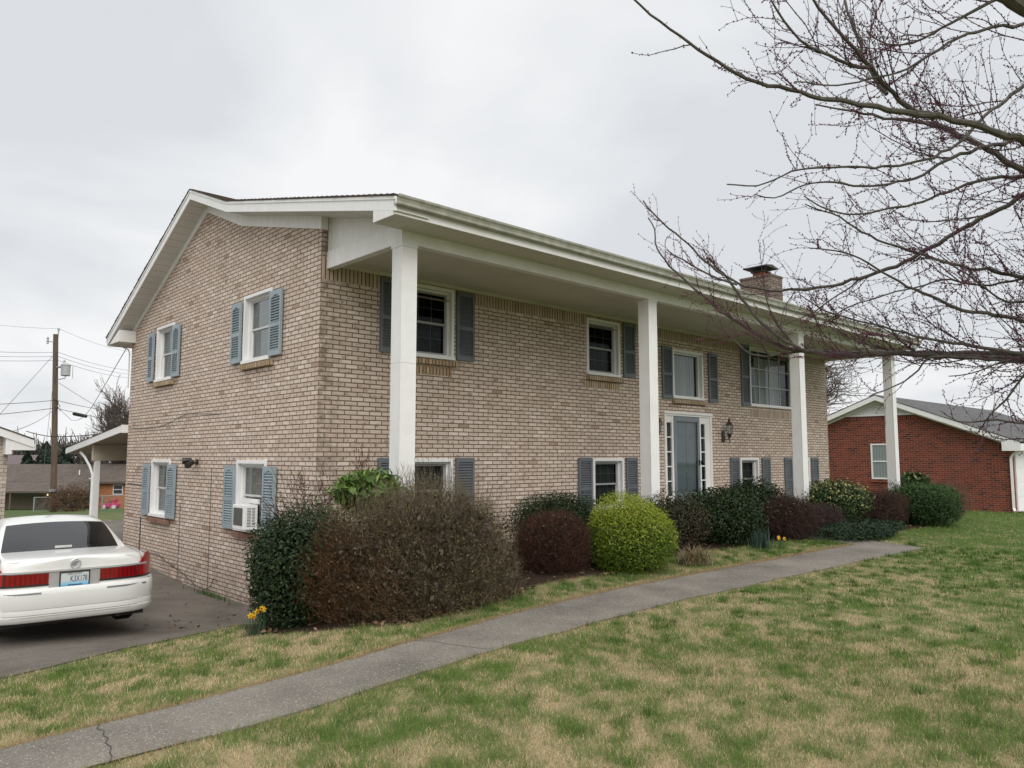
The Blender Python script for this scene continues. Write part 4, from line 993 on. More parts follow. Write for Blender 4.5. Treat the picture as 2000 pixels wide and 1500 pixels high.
wire("black cable from the pale brick building across to the rear porch", sag((GX + .3, GY - .4, .66), (-.7, 12.7, .52), .02) + sag((-.7, 12.7, .52), (.25, 10.6, .62), .03)[1:], .014, 'black')
wire("thin drop wire fanning from the cable loop to the left building", sag((GX - .1, GY - .2, .60), (PX - .1, PY - .4, 2.6), .15), .009)
sc_ = MB(); sc_.tube([(5.9, 39.4, 2.50), (6.0, 39.5, 2.48), (6.9, 40.7, 2.42), (7.0, 40.9, 2.46)], [.02, .11, .11, .02], 8); o = sc_.build("splice_case", M['black'], smooth=True); tag(o, "black splice case hanging on the telephone cable right of the pole", "splice case")

# ------------------------------------------------------------------ fence and toy in the far yard
fen = thing("chain_link_fence", "low chain link fence crossing the far yard behind the rear porch", "fence", (11, 49.5, -3.7))
fa, fb_ = Vector((7.0, 53.5, 0)), Vector((16.0, 45.5, 0))
for i in range(6):
    p = fa.lerp(fb_, i / 5); b = MB(); z = g1(p.x, p.y); b.tube([(p.x, p.y, z - .1), (p.x, p.y, z + 1.02)], .045, 6); b.build("post", M['galv'], fen)
b = MB(); b.tube([(p.x, p.y, g1(p.x, p.y) + 1.0) for p in (fa.lerp(fb_, i / 10) for i in range(11))], .022, 5); b.build("top_rail", M['galv'], fen)
b = MB()
for i in range(60):
    for d in (-1, 1):
        p, q = fa.lerp(fb_, i / 60), fa.lerp(fb_, min(1, max(0, i / 60 + d * .09)))
        b.tube([(p.x, p.y, g1(p.x, p.y) + .03), (q.x, q.y, g1(q.x, q.y) + .98)], .005, 3, caps=False)
b.build("mesh", M['galv'], fen)
toy = thing("toy_car", "pink ride-on toy jeep parked on the far grass by the orange brick wall", "toy car", (15.1, 64.2, -4.75))
tm = plain("pink_plastic", (.55, .04, .16), .4, .08)
tz = g1(15.1, 64.2)
def tp(a, o_, z): p = Vector((15.05, 64.3, tz)) + ax * a + nx_ * o_; return (p.x, p.y, p.z + z)
b = MB(); b.prism([(-.70, .18), (.70, .18), (.72, .45), (.30, .52), (.10, .50), (-.15, .44), (-.66, .46)], lambda u, v, t: tp(u, t, v), -.33, .33); b.build("body", tm, toy, bevel=.03)
b = MB()
for s_ in (-.3, .3): b.tube([tp(.55, s_, .45), tp(.48, s_, .86), tp(.02, s_, .84), tp(-.1, s_, .48)], .03, 6)
b.tube([tp(.48, -.3, .86), tp(.48, .3, .86)], .03, 6); b.build("roll_bar", tm, toy)
b = MB(); b.prism([(.18, .46), (.42, .46), (.44, .80), (.34, .80), (.30, .56), (.18, .54)], lambda u, v, t: tp(u, t, v), -.26, .26); b.build("seat", plain("red_plastic", (.45, .03, .05), .4), toy)
b = MB(); b.hexa([tp(a, o_, z) for z in (.46, .74) for o_ in (-.28, .28) for a in (-.14 - (z - .46) * -.3, -.11 - (z - .46) * -.3)]); b.build("windscreen", plain("toy_grey", (.30, .34, .32), .4), toy)
for a in (-.45, .45):
    for s_ in (-.33, .33):
        c = tp(a, s_, .18); b = MB(); b.tube([tp(a, s_ - .06, .18), tp(a, s_ + .06, .18)], .18, 14); wh = b.build("wheel", plain("toy_wheel", (.62, .60, .62), .5), toy)

# ------------------------------------------------------------------ parked car (rear towards the viewer)
CO = Vector((-3.07, 0.10, -2.135)); CS = .94
car = thing("parked_car", "white four-door sedan seen from behind, parked on the driveway by the gable wall", "car", CO)
car.rotation_euler = (0, 0, R(-4.5))
def cp(x, y, z): return (CO.x + x * CS, CO.y + y * CS, CO.z + z * CS - y * .012)
paint = N("white_car_paint"); paint.bsdf(paint.ramp(paint.noise(paint.obj(), 1.6, 3), [(.3, (.74, .74, .71)), (.7, (.79, .79, .765))]), .28, Coat_Weight=.6, Coat_Roughness=.05)
HWID = .975; LEN = 5.35
def plan(x): t = min(1.0, abs(x) / HWID); return .50 * (1 - math.sqrt(max(0.0, 1 - t ** 5)))       # rear face, y as a function of x
def hw(y):                                   # half width at distance y from the tail
    r = min(1.0, max(0.0, y) / .50); a = HWID * (1 - (1 - r) ** 2) ** .2 if r > 0 else 0
    f = min(1.0, max(0.0, LEN - y) / .9); c = (1 - (1 - f) ** 2) ** .3 if f > 0 else 0
    return a * c
def deck(y):                                 # centre height of the shell
    pts = [(0, .985), (.06, 1.005), (.5, 1.015), (.95, 1.02), (3.9, 1.00), (4.4, .965), (5.1, .85), (5.35, .72)]
    for (a, p), (c, q) in zip(pts[:-1], pts[1:]):
        if a <= y <= c: return p + (q - p) * (y - a) / (c - a)
    return pts[-1][1]
ys = [0.0, .004, .015, .04, .08, .14, .22, .33, .46, .6, .95, 1.6, 2.4, 3.2, 3.9, 4.4, 4.7, 4.95, 5.1, 5.22, 5.3, 5.34]
rows = []
for y in ys:
    w = max(.34, hw(y)) if y < 1 else max(.3, hw(y)); d = deck(y)
    sec = [(0, .30), (.80, .30), (.93, .36), (.985, .48), (1.0, .62), (.995, .74), (.975, .86), (.93, d - .055), (.86, d - .018), (.72, d), (.35, d + .012), (0, d + .016)]
    half = [(w * a, z) for a, z in sec]
    rows.append([cp(x, y, z) for x, z in half] + [cp(-x, y, z) for x, z in half[::-1][1:-1]] + [cp(half[0][0], y, half[0][1])])
b = MB(); b.grid(rows); b.face(rows[0][:-1]); b.face(rows[-1][:-1][::-1])
body = b.build("body", paint.m, car, smooth=True, weld=True)
# cabin: cross sections along the car; the panes lie on the same surface
RZ = [(.88, .985), (.95, 1.035), (1.2, 1.165), (1.5, 1.295), (1.72, 1.362), (1.9, 1.392), (2.3, 1.418), (2.7, 1.412), (3.0, 1.372), (3.4, 1.235), (3.95, 1.0)]
RW = [(.88, .765), (1.2, .72), (1.5, .675), (1.72, .645), (2.0, .625), (2.7, .615), (3.0, .625), (3.4, .67), (3.95, .76)]
def lut(T, y):
    xs, zs = zip(*T); n = len(xs)
    if y <= xs[0]: return zs[0]
    if y >= xs[-1]: return zs[-1]
    i = max(k for k in range(n - 1) if xs[k] <= y); t = (y - xs[i]) / (xs[i + 1] - xs[i])
    m0 = (zs[min(i + 1, n - 1)] - zs[max(i - 1, 0)]) / (xs[min(i + 1, n - 1)] - xs[max(i - 1, 0)]); m1 = (zs[min(i + 2, n - 1)] - zs[i]) / (xs[min(i + 2, n - 1)] - xs[i]); h = xs[i + 1] - xs[i]
    return (2 * t ** 3 - 3 * t ** 2 + 1) * zs[i] + (t ** 3 - 2 * t ** 2 + t) * h * m0 + (-2 * t ** 3 + 3 * t ** 2) * zs[i + 1] + (t ** 3 - t ** 2) * h * m1
def cab_p(x, y, lift=0.0):                   # x as a fraction of the roof half width at y
    w = lut(RW, y); z = lut(RZ, y) - .035 * x * x
    bow = .15 * x * x * max(0, 1 - (y - .88) / 1.0) - .15 * x * x * max(0, 1 - (3.95 - y) / 1.0)
    return cp(x * w, y + bow, z + lift)
cys = [.88, .95, 1.05, 1.2, 1.35, 1.5, 1.62, 1.72, 1.8, 1.9, 2.1, 2.3, 2.5, 2.7, 2.85, 3.0, 3.2, 3.4, 3.7, 3.95]
rows = []
for y in cys:
    half = [cab_p(f, y) for f in (0, .3, .6, .8, .92)]
    w = lut(RW, y); p = cab_p(1.0, y); zt = (p[2] - CO.z + y * .012) / CS; yb = (p[1] - CO.y) / CS
    half += [cp(w + .012, yb, zt - .035), cp(w + .04 + (.80 - w) * .35, yb, zt - .035 - max(0, zt - 1.03) * .35), cp(.80, yb, .985)]
    mir = [(2 * CO.x - q[0], q[1], q[2]) for q in half[::-1][:-1]]
    rows.append(mir + half)
b = MB(); b.grid(rows); b.build("roof", paint.m, car, smooth=True, weld=True)
cg = N("tinted_car_glass"); cg.bsdf((.006, .006, .007), .03, Specular_IOR_Level=.55)
def pane(y0, y1, f0, f1):
    return [[cab_p(f0 + (f1 - f0) * i / 14, y0 + (y1 - y0) * j / 8, .006) for i in range(15)] for j in range(9)]
b = MB(); b.grid(pane(.93, 1.70, -.93, .93)); b.build("rear_window", cg.m, car, smooth=True, recalc=False)
b = MB(); b.grid(pane(3.90, 3.04, -.95, .95)); b.build("windscreen", cg.m, car, smooth=True, recalc=False)
for s_ in (-1, 1):
    for ya, yb, ta, tb in ((1.60, 2.42, 1.95, 2.42), (2.5, 3.55, 2.5, 2.98)):
        b = MB(); p = []
        for (y, hi) in ((ya, 0), (yb, 0), (tb, 1), (ta, 1)):
            w = lut(RW, y if hi else min(max(y, 1.9), 3.0)); zt = lut(RZ, y) - .035
            p.append(cp(s_ * ((w + .022) if hi else .785), y, (zt - .045) if hi else 1.03))
        b.face(p); b.build("side_window", cg.m, car, recalc=False)
b = MB(); b.box(*[v for pr in zip(cp(-.10, .955, 1.055), cp(.10, .96, 1.085)) for v in pr]); b.build("brake_light", plain("lamp_white", (.5, .5, .48), .4), car)
# plan-following strips across the tail
def strip(x0, x1, zf0, zf1, push, n=14, back=.02):
    """zf0, zf1: bottom and top heights as functions of x"""
    b = MB(); ro = []
    for i in range(n + 1):
        x = x0 + (x1 - x0) * i / n; y = plan(x) - push
        xx = x * (1 + push * .35 * (abs(x) > .8))
        ro.append([cp(xx, y + push + back, zf0(x)), cp(xx, y, zf0(x)), cp(xx, y, zf1(x)), cp(xx, y + push + back, zf1(x))])
    b.grid(ro); b.face(ro[0]); b.face(ro[-1][::-1]); return b
def const(v): return lambda x: v
tl = N("red_lens"); c_ = tl.obj(); spz = tl.n("ShaderNodeSeparateXYZ"); tl.l(c_, spz.inputs[0])
mm_ = tl.n("ShaderNodeMath", operation='MULTIPLY'); tl.l(spz.outputs['X'], mm_.inputs[0]); mm_.inputs[1].default_value = 130
sn_ = tl.n("ShaderNodeMath", operation='SINE'); tl.l(mm_.outputs[0], sn_.inputs[0])
tl.bsdf(tl.ramp(sn_.outputs[0], [(.0, (.17, .005, .008)), (1.0, (.27, .008, .010))]), .12, Coat_Weight=.8, Coat_Roughness=.03)
tl2 = N("bright_red_lens"); tl2.bsdf((.36, .011, .012), .10, Coat_Weight=.8, Coat_Roughness=.03)
for s_ in (-1, 1):
    lo = lambda x: .712; hi = lambda x: .842
    o = strip(s_ * .285, s_ * .74, lo, hi, .014).build("tail_light", tl.m, car, smooth=True)
    up = lambda x: .842 + .168 * min(1, max(0, (abs(x) - .745) / .10)) * (1 - .45 * max(0, (abs(x) - .88) / .10))
    o = strip(s_ * .755, s_ * .972, lo, up, .016, 18).build("tail_light", tl2.m, car, smooth=True)
    o = strip(s_ * .27, s_ * .965, const(.688), const(.710), .012).build("tail_trim", M['black'], car)
    strip(s_ * .738, s_ * .756, lo, const(.87), .017, 3).build("tail_trim", M['black'], car)
    strip(s_ * .172, s_ * .28, const(.665), const(.845), .012, 4).build("reverse_light", plain("reverse_lens", (.36, .35, .34), .3, .1), car)
    b = strip(s_ * .36, s_ * .975, const(.598), const(.622), .078, 16); b.build("bumper_strip", M['galv'], car)
strip(-.17, .17, const(.64), const(.845), .002, 4).build("plate_recess", plain("plate_recess_grey", (.30, .29, .28), .5), car)
chrome = N("chrome"); chrome.bsdf((.62, .62, .62), .25, Metallic=.35)
strip(-.86, .86, const(.852), const(.874), .022, 24).build("chrome_strip", chrome.m, car, smooth=True)
# bumper
rows = []
prof = [(.0, .645), (.055, .665), (.072, .64), (.078, .59), (.074, .45), (.066, .425), (.072, .41), (.062, .345), (.068, .34), (.058, .29), (.03, .262), (-.03, .255)]
n = 34
for i in range(n + 1):
    a = -1 + 2 * i / n; x = math.copysign(abs(a) ** .75, a) * .985
    y = plan(x * .99)
    tx_ = .0
    rows.append([cp(x * (1 + (p * .45 if abs(x) > .85 else 0)), y - p * (1 if abs(x) < .93 else .5), z) for p, z in prof])
b = MB(); b.grid(rows); bump_o = b.build("bumper", paint.m, car, smooth=True)
for z in (.352, .33, .418):
    b = strip(-.80, .80, const(z), const(z + .006), .0735 if z > .4 else .069, 20); b.build("bumper_crease", plain("crease_shadow", (.30, .30, .29), .5), car)
b = MB(); b.box(*[v for pr in zip(cp(-.85, .15, .20), cp(.85, 4.9, .31)) for v in pr]); b.build("underbody", M['black'], car)
# boot lid seam
for s_ in (-1, 1):
    b = MB(); b.tube([cp(s_ * .80, .02 + plan(.80), .868), cp(s_ * .79, .10, .95), cp(s_ * .775, .16, 1.005), cp(s_ * .765, .9, 1.028)], .004, 4); b.build("lid_seam", plain("seam_grey", (.18, .18, .18), .6), car)
b = MB(); b.tube([cp(-.72 + .144 * i, .055 + .0, 1.003 - .02 * abs(i - 5) / 5) for i in range(11)], .003, 4); b.build("lid_seam", plain("crease_grey", (.45, .45, .44), .5), car)
# badge
b = MB(); b.lathe([(.038, 0), (.052, -.004), (.058, -.012), (.050, -.016), (.044, -.010)], cp(0, -.002, .935), 20, 'y'); bd = b.build("badge", chrome.m, car, smooth=True)
b = MB()
for k in (-1, 0, 1): b.tube([cp(-.022 + .02 * k, -.014, .905), cp(-.014 + .02 * k, -.016, .935), cp(.012 + .02 * k, -.014, .962)], .004, 4)
b.build("badge_mark", plain("badge_grey", (.12, .13, .14), .4), bd)
# licence plate
pl = N("plate_white_blue"); c_ = pl.obj(); spz = pl.n("ShaderNodeSeparateXYZ"); pl.l(c_, spz.inputs[0])
mr = pl.n("ShaderNodeMapRange"); zb_ = .728 * CS; mr.inputs["From Min"].default_value = .65 * CS; mr.inputs["From Max"].default_value = .74 * CS; pl.l(spz.outputs['Z'], mr.inputs["Value"])
pl.bsdf(pl.ramp(mr.outputs[0], [(.15, (.10, .36, .62)), (.55, (.30, .52, .66)), (.85, (.58, .62, .62))]), .4)
b = MB(); b.box(*[v for pr in zip(cp(-.155, -.016, .662), cp(.155, -.010, .826)) for v in pr]); plate = b.build("licence_plate", pl.m, car)
b = MB()
for q in ((-.165, .165, .826, .838), (-.165, .165, .650, .662), (-.165, -.155, .662, .826), (.155, .165, .662, .826)): b.box(*[v for pr in zip(cp(q[0], -.022, q[2]), cp(q[1], -.008, q[3])) for v in pr])
b.build("plate_frame", M['black'], plate)
def lettering(name, text, size, at, mat, parent, width=None):
    cu = bpy.data.curves.new(name, 'FONT'); cu.body = text; cu.size = size; cu.extrude = .0015; cu.align_x = 'CENTER'; cu.align_y = 'CENTER'
    t = bpy.data.objects.new(name, cu); COL.objects.link(t); bpy.context.view_layer.update()
    me = bpy.data.meshes.new_from_object(t.evaluated_get(bpy.context.evaluated_depsgraph_get())); bpy.data.objects.remove(t)
    xs = [v.co.x for v in me.vertices]; k = width / (max(xs) - min(xs)) if width else 1
    for v in me.vertices: v.co = (at[0] + v.co.x * k, at[1] - v.co.z, at[2] + v.co.y)
    me.materials.clear(); me.materials.append(mat); return link(name, me, parent)
navy = plain("plate_navy", (.01, .035, .11), .5)
lettering("plate_number", "K3X178", .098, cp(.045, -.0165, .745), navy, plate, .175)
lettering("plate_state", "KENTUCKY", .030, cp(.0, -.0165, .808), navy, plate, .15)
b = MB(); b.box(*[v for pr in zip(cp(-.075, -.0175, .668), cp(.085, -.0165, .680)) for v in pr]); b.build("plate_county", navy, plate)
# wheels
tyre = plain("tyre_rubber", (.018, .018, .018), .8, .2, 20)
for y in (1.15, 4.1):
    for s_ in (-1, 1):
        c = cp(s_ * .80, y, .325); b = MB(); b.lathe([(.20, -.10 * s_), (.30, -.105 * s_), (.325, -.07 * s_), (.325, .07 * s_), (.30, .105 * s_), (.20, .10 * s_)], c, 24, 'x'); wh = b.build("wheel", tyre, car, smooth=True)
        b = MB(); b.lathe([(.205, .095 * s_), (.19, .085 * s_), (.06, .09 * s_), (.04, .10 * s_)], c, 20, 'x'); b.build("rim", M['galv'], wh, smooth=True)
b = MB(); b.tube([cp(.52, .02, .245), cp(.52, .5, .25)], .03, 8); b.build("exhaust", M['black'], car)
for s_ in (-1, 1):
    b = MB(); b.prism([(-.10, 0), (.08, .01), (.06, .10), (-.08, .09)], lambda u, v, t: cp(s_ * (.93 + t), 3.70 + u * .4 , .93 + v), 0, .15); b.build("wing_mirror", paint.m, car, bevel=.015)
# ------------------------------------------------------------------ shrubs
def lumps(rng, k=9, amp=.22):
    D = rng.normal(size=(k, 3)); D /= np.linalg.norm(D, axis=1, keepdims=True); A = rng.uniform(-amp, amp, k); B = rng.uniform(2.5, 12, k)
    def f(U): return 1 + (A * np.exp(B * (U @ D.T - 1))).sum(1)
    return f
def branch_skeleton(rng, c, rad, n, base_r, levels=3, up=.6):
    """stems fanning out of the base towards the rim of the crown"""
    P0, P1, r0, r1 = [], [], [], []
    for i in range(n):
        a = rng.uniform(0, 2 * math.pi); e = rng.uniform(.15, 1.0)
        tgt = np.array([math.cos(a) * rad[0] * (1 - e ** 2) ** .5, math.sin(a) * rad[1] * (1 - e ** 2) ** .5, (rad[2] * 2) * (.25 + .7 * e)]) * rng.uniform(.6, .95)
        p = np.array([rng.uniform(-.18, .18) * rad[0], rng.uniform(-.18, .18) * rad[1], 0.0]); st = 5
        for s in range(st):
            q = p + (tgt - p) / (st - s) + rng.normal(size=3) * .03 * rad[2]
            P0.append(p); P1.append(q); r0.append(base_r * (1 - s / st * .8)); r1.append(base_r * (1 - (s + 1) / st * .8)); p = q
    return np.array(P0) + c, np.array(P1) + c, np.array(r0), np.array(r1)
def leaf_shrub(name, label, cx, cy, rx, ry, h, n, size, cols, seed, mat='leaf', z0=None, flat=.25, asp=.55, amp=.22, shell=.55, up=.4, top=None, group=None, stems=16, cat="shrub", boxy=2.0):
    rng = np.random.default_rng(seed); zb = g1(cx, cy) if z0 is None else z0
    t = thing(name, label, cat, (cx, cy, zb), group)
    U = rng.normal(size=(n, 3)); U /= np.linalg.norm(U, axis=1, keepdims=True)
    f = lumps(rng, amp=amp)(U)
    r = (shell + (1 - shell) * rng.uniform(size=n) ** .6) * f * (1 + rng.normal(size=n) * .04)
    sq = (np.abs(U) ** boxy).sum(1) ** (1 / boxy)
    Pn = U / sq[:, None] * r[:, None]
    P = np.stack([cx + Pn[:, 0] * rx, cy + Pn[:, 1] * ry, zb + h / 2 + Pn[:, 2] * h / 2], 1)
    low = P[:, 2] < zb + .03; P[low, 2] = zb + .03 + rng.uniform(0, .15, low.sum())
    Nn = U * .7 + rng.normal(size=(n, 3)) * .7 + np.array([0, 0, up])
    V, F = leaves(P, Nn, size * rng.uniform(.6, 1.3, n), rng, asp)
    cols = np.array(cols); ci = rng.integers(0, len(cols), n); C = cols[ci] * rng.uniform(.7, 1.3, (n, 1))
    if top is not None:
        # some kinds carry other leaf colours on the new growth at the tips; on the cypress it also paints light over shade
        k = (rng.uniform(size=n) < np.clip(Pn[:, 2] * .95 + r - .65, 0, 1) * top[1]); C[k] = np.array(top[0]) * rng.uniform(.75, 1.25, (k.sum(), 1))
    # leaves deeper inside, colour darkened to paint the inner shade
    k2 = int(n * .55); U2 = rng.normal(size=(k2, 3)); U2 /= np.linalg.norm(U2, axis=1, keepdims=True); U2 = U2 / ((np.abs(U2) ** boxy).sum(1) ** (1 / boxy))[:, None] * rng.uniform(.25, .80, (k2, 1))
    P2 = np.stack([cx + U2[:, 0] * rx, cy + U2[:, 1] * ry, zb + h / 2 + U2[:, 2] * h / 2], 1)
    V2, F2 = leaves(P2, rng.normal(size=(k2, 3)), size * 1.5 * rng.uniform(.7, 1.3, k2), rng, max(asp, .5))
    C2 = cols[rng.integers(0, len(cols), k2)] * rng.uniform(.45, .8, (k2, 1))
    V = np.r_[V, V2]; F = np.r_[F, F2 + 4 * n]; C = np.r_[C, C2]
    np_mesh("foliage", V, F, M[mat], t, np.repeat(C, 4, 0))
    a, b_, c, d = branch_skeleton(rng, np.array([cx, cy, zb]), (rx, ry, h / 2), stems, .012)
    V, F = segs(a, b_, c, d); np_mesh("stems", V, F, M['twig'], t, np.tile([[.055, .042, .032]], (len(V), 1)))
    return t
def twig_shrub(name, label, cx, cy, rx, ry, h, n, cols, seed, tw=.0035, length=.20, z0=None, group=None, leaf=None, amp=.2, shell=.25, upw=.9, cat="shrub", stems=40, spread=.6, colf=None, core=0, boxy=2.4, shoots=0, lobes=None):
    """bare shrub: stems plus many fine twigs pointing outwards and up"""
    rng = np.random.default_rng(seed); zb = g1(cx, cy) if z0 is None else z0
    t = thing(name, label, cat, (cx, cy, zb), group)
    U = rng.normal(size=(n, 3)); U /= np.linalg.norm(U, axis=1, keepdims=True)
    r = (shell + (1 - shell) * rng.uniform(size=n) ** .55) * lumps(rng, amp=amp)(U)
    LB = np.array(lobes if lobes else [(0, 0, rx, ry, h, 1.0)], float)      # dx, dy, rx, ry, height, share
    def pick(k): i = rng.choice(len(LB), k, p=LB[:, 5] / LB[:, 5].sum()); q = LB[i]; return np.stack([cx + q[:, 0], cy + q[:, 1], zb + q[:, 4] / 2], 1), np.stack([q[:, 2], q[:, 3], q[:, 4] / 2], 1)
    c0, R3 = pick(n)
    sq = (np.abs(U) ** boxy).sum(1) ** (1 / boxy); r = r / sq * (1 + rng.normal(size=n) * .035)
    P1 = c0 + U * r[:, None] * R3
    low = P1[:, 2] < zb + .04; P1[low, 2] = zb + rng.uniform(.04, .3, low.sum())
    d = U * np.array([1, 1, .6]) + np.array([0, 0, upw]) + rng.normal(size=(n, 3)) * spread; d /= np.linalg.norm(d, axis=1, keepdims=True)
    L = length * rng.uniform(.5, 1.4, n); mid = P1 - d * L[:, None] * .5 + rng.normal(size=(n, 3)) * L[:, None] * .05; P0 = P1 - d * L[:, None] + rng.normal(size=(n, 3)) * L[:, None] * .10
    A0 = np.r_[P0, mid]; A1 = np.r_[mid, P1]; q0 = np.r_[np.full(n, tw), np.full(n, tw * .75)]; q1 = np.r_[np.full(n, tw * .75), np.full(n, tw * .35)]
    V, F = segs(A0, A1, q0, q1); cols = np.array(cols)
    cc = cols[rng.integers(0, len(cols), n)] * rng.uniform(.7, 1.35, (n, 1))
    if colf is not None: cc = colf(P1, cc, rng)
    C = np.repeat(np.r_[cc, cc], 6, 0); np_mesh("twigs", V, F, M['twig'], t, C)
    if shoots:                               # long young shoots standing out of the top
        k = rng.choice(np.where(P1[:, 2] > zb + h * .72)[0], shoots); q = P1[k]; s0, s1 = [], []
        dd = U[k] * .5 + np.array([0, 0, 1.0]) + rng.normal(size=(shoots, 3)) * .22; ll = rng.uniform(.05, .22, (shoots, 1))
        for j in range(3): e = q + dd * ll / 3; s0.append(q); s1.append(e); q = e; dd = dd + rng.normal(size=dd.shape) * .15
        V, F = segs(np.concatenate(s0), np.concatenate(s1), np.full(shoots * 3, tw * 1.2), np.full(shoots * 3, tw * .8)); np_mesh("shoots", V, F, M['twig'], t, np.tile(cols.mean(0)[None] * 1.15, (len(V), 1)))
    a, b_, c, d2 = branch_skeleton(rng, np.array([cx, cy, zb]), (rx, ry, h / 2), stems, .011)
    V, F = segs(a, b_, c, d2, 5); np_mesh("stems", V, F, M['twig'], t, np.tile([[.13, .10, .072]], (len(V), 1)))
    if core:                                 # dark leaves added inside, their colour painting the shaded interior
        Uc = rng.normal(size=(core, 3)); Uc /= np.linalg.norm(Uc, axis=1, keepdims=True); Uc /= ((np.abs(Uc) ** boxy).sum(1) ** (1 / boxy))[:, None]; cc0, cR3 = pick(core); Pc = cc0 + Uc * cR3 * rng.uniform(.1, .82, (core, 1)); Pc[:, 2] = np.maximum(Pc[:, 2], zb + .03)
        V, F = leaves(Pc, rng.normal(size=(core, 3)), .055 * rng.uniform(.6, 1.4, core), rng, .6)
        np_mesh("core_shade_leaves", V, F, M['leaf'], t, np.repeat(np.array([(.065, .048, .030), (.05, .036, .022), (.085, .06, .035)])[rng.integers(0, 3, core)], 4, 0))
    if leaf:
        ln, ls, lc = leaf[:3]; k = rng.integers(0, n, ln); P = P1[k] + rng.normal(size=(ln, 3)) * .02 - (P1[k] - mid[k]) * rng.uniform(0, 1.5, (ln, 1))
        V, F = leaves(P, rng.normal(size=(ln, 3)) + np.array([0, 0, .3]), ls * rng.uniform(.6, 1.3, ln), rng, .6)
        lc = np.array(lc); C = lc[rng.integers(0, len(lc), ln)] * rng.uniform(.7, 1.3, (ln, 1))
        if colf is not None and len(leaf) > 3: C = colf(P, C, rng)
        np_mesh("leaf_buds", V, F, M['leaf'], t, np.repeat(C, 4, 0))
    return t
DG = [(.018, .036, .010), (.026, .048, .014), (.012, .026, .009), (.034, .056, .017)]
# the corner group
def rust(P, cc, rng):                       # this shrub still holds rusty leaves on its left flank
    k = (P[:, 0] + .25 * P[:, 1] + rng.normal(size=len(P)) * .18) < -1.88
    cc[k] = np.array([.115, .060, .026]) * rng.uniform(.6, 1.4, (k.sum(), 1)); return cc
twig_shrub("bare_shrub", "biggest shrub, a broad mound of bare brown twigs in front of the first column", -.28, -2.82, 1.30, 1.00, 1.56, 38000, [(.130, .103, .066), (.20, .165, .112), (.085, .068, .044), (.15, .118, .07)], 3, tw=.0018, length=.17, leaf=(46000, .021, [(.19, .135, .062), (.26, .20, .10), (.14, .115, .05), (.16, .15, .055)], True), stems=150, colf=rust, z0=-1.84, amp=.38, spread=.55, upw=1.2, shell=.12, core=17000, boxy=2.5, shoots=700, lobes=[(-.72, .12, .66, .66, 1.28, .22), (-.25, -.08, .62, .82, 1.50, .22), (.25, -.05, .78, .95, 1.60, .32), (.95, .12, .60, .66, 1.36, .20), (-.1, -.45, .95, .55, 1.05, .14), (.75, -.30, .55, .55, .95, .1)])
leaf_shrub("holly_bush", "tall dark green holly at the house corner, beside the daffodils", -1.30, -1.98, .56, .62, 1.34, 19000, .038, DG, 11, 'gloss_leaf', z0=-1.98, amp=.2, boxy=2.8, shell=.5)
leaf_shrub("rhododendron", "rhododendron with long bright green leaves behind the brown mound at the first column", -.28, -1.85, .60, .36, .60, 620, .14, [(.13, .22, .045), (.18, .28, .065), (.09, .17, .035)], 12, 'gloss_leaf', z0=-.74, asp=.22, amp=.35, shell=.25, up=-.3, stems=14)
twig_shrub("leggy_shrub", "sparse leggy shrub with small reddish leaves sticking up at the brick corner", -.72, -1.25, .70, .5, 1.5, 420, [(.11, .055, .042), (.08, .05, .04)], 13, tw=.004, length=.30, z0=-1.55, leaf=(1500, .026, [(.10, .035, .03), (.06, .06, .025), (.05, .07, .025)]), stems=26, shell=.4, spread=.35)
twig_shrub("leggy_shrub", "single reddish twig shoot rising against the brick just right of the house corner", .22, -.9, .24, .2, .9, 60, [(.13, .06, .045)], 14, tw=.004, length=.30, z0=-.65, leaf=(160, .03, [(.14, .05, .045), (.10, .06, .04)]), stems=6, spread=.3)
leaf_shrub("boxwood", "rounded dark green boxwood under the second lower front window, behind the purple twigs", 3.55, -1.50, .80, .70, 1.02, 20000, .030, DG, 15, 'gloss_leaf', z0=-1.60, boxy=2.5)
twig_shrub("barberry", "dense dome of wine-red twigs in front of the rounded boxwood", 2.36, -2.48, .56, .50, .93, 12000, [(.075, .030, .022), (.10, .045, .032), (.055, .028, .02)], 16, tw=.0018, length=.14, amp=.25, spread=.6, core=3500, boxy=2.6, z0=-1.66, leaf=(6500, .014, [(.085, .03, .022), (.12, .06, .035), (.06, .03, .02)]), stems=50)
leaf_shrub("golden_cypress", "bright yellow-green cypress bush, the only yellow bush of the bed", 3.40, -3.05, .71, .70, 1.12, 38000, .042, [(.14, .215, .022), (.105, .17, .020), (.070, .125, .018), (.18, .25, .026)], 17, 'leaf', z0=-1.76, asp=.24, amp=.32, shell=.5, up=-.25, top=((.30, .35, .035), .85))  # yellow tips gather on top; darker green below also paints the shaded half
leaf_shrub("azalea", "rusty olive shrub between the yellow-green bush and the front door", 5.55, -2.25, .95, .62, .98, 6500, .040, [(.060, .045, .022), (.085, .050, .026), (.045, .042, .02), (.035, .045, .02)], 18, 'leaf', z0=-1.60, top=((.035, .06, .025), .5))
leaf_shrub("liriope_clump", "low tan grassy clump at the edge of the walk, right of the yellow-green bush", 4.60, -3.38, .1, .1, .1, 4, .02, [(.3, .24, .12)], 19, stems=2, cat="grass clump")
leaf_shrub("holly_bush", "broad dark green holly in front of the door's right side", 7.15, -2.25, .98, .78, 1.12, 9500, .050, DG, 20, 'gloss_leaf', z0=-1.68, boxy=2.4)
leaf_shrub("holly_bush", "dark green holly under the window right of the door, with a purple-brown skirt", 9.15, -1.75, .95, .7, 1.06, 7500, .055, DG, 21, 'gloss_leaf', z0=-1.55)
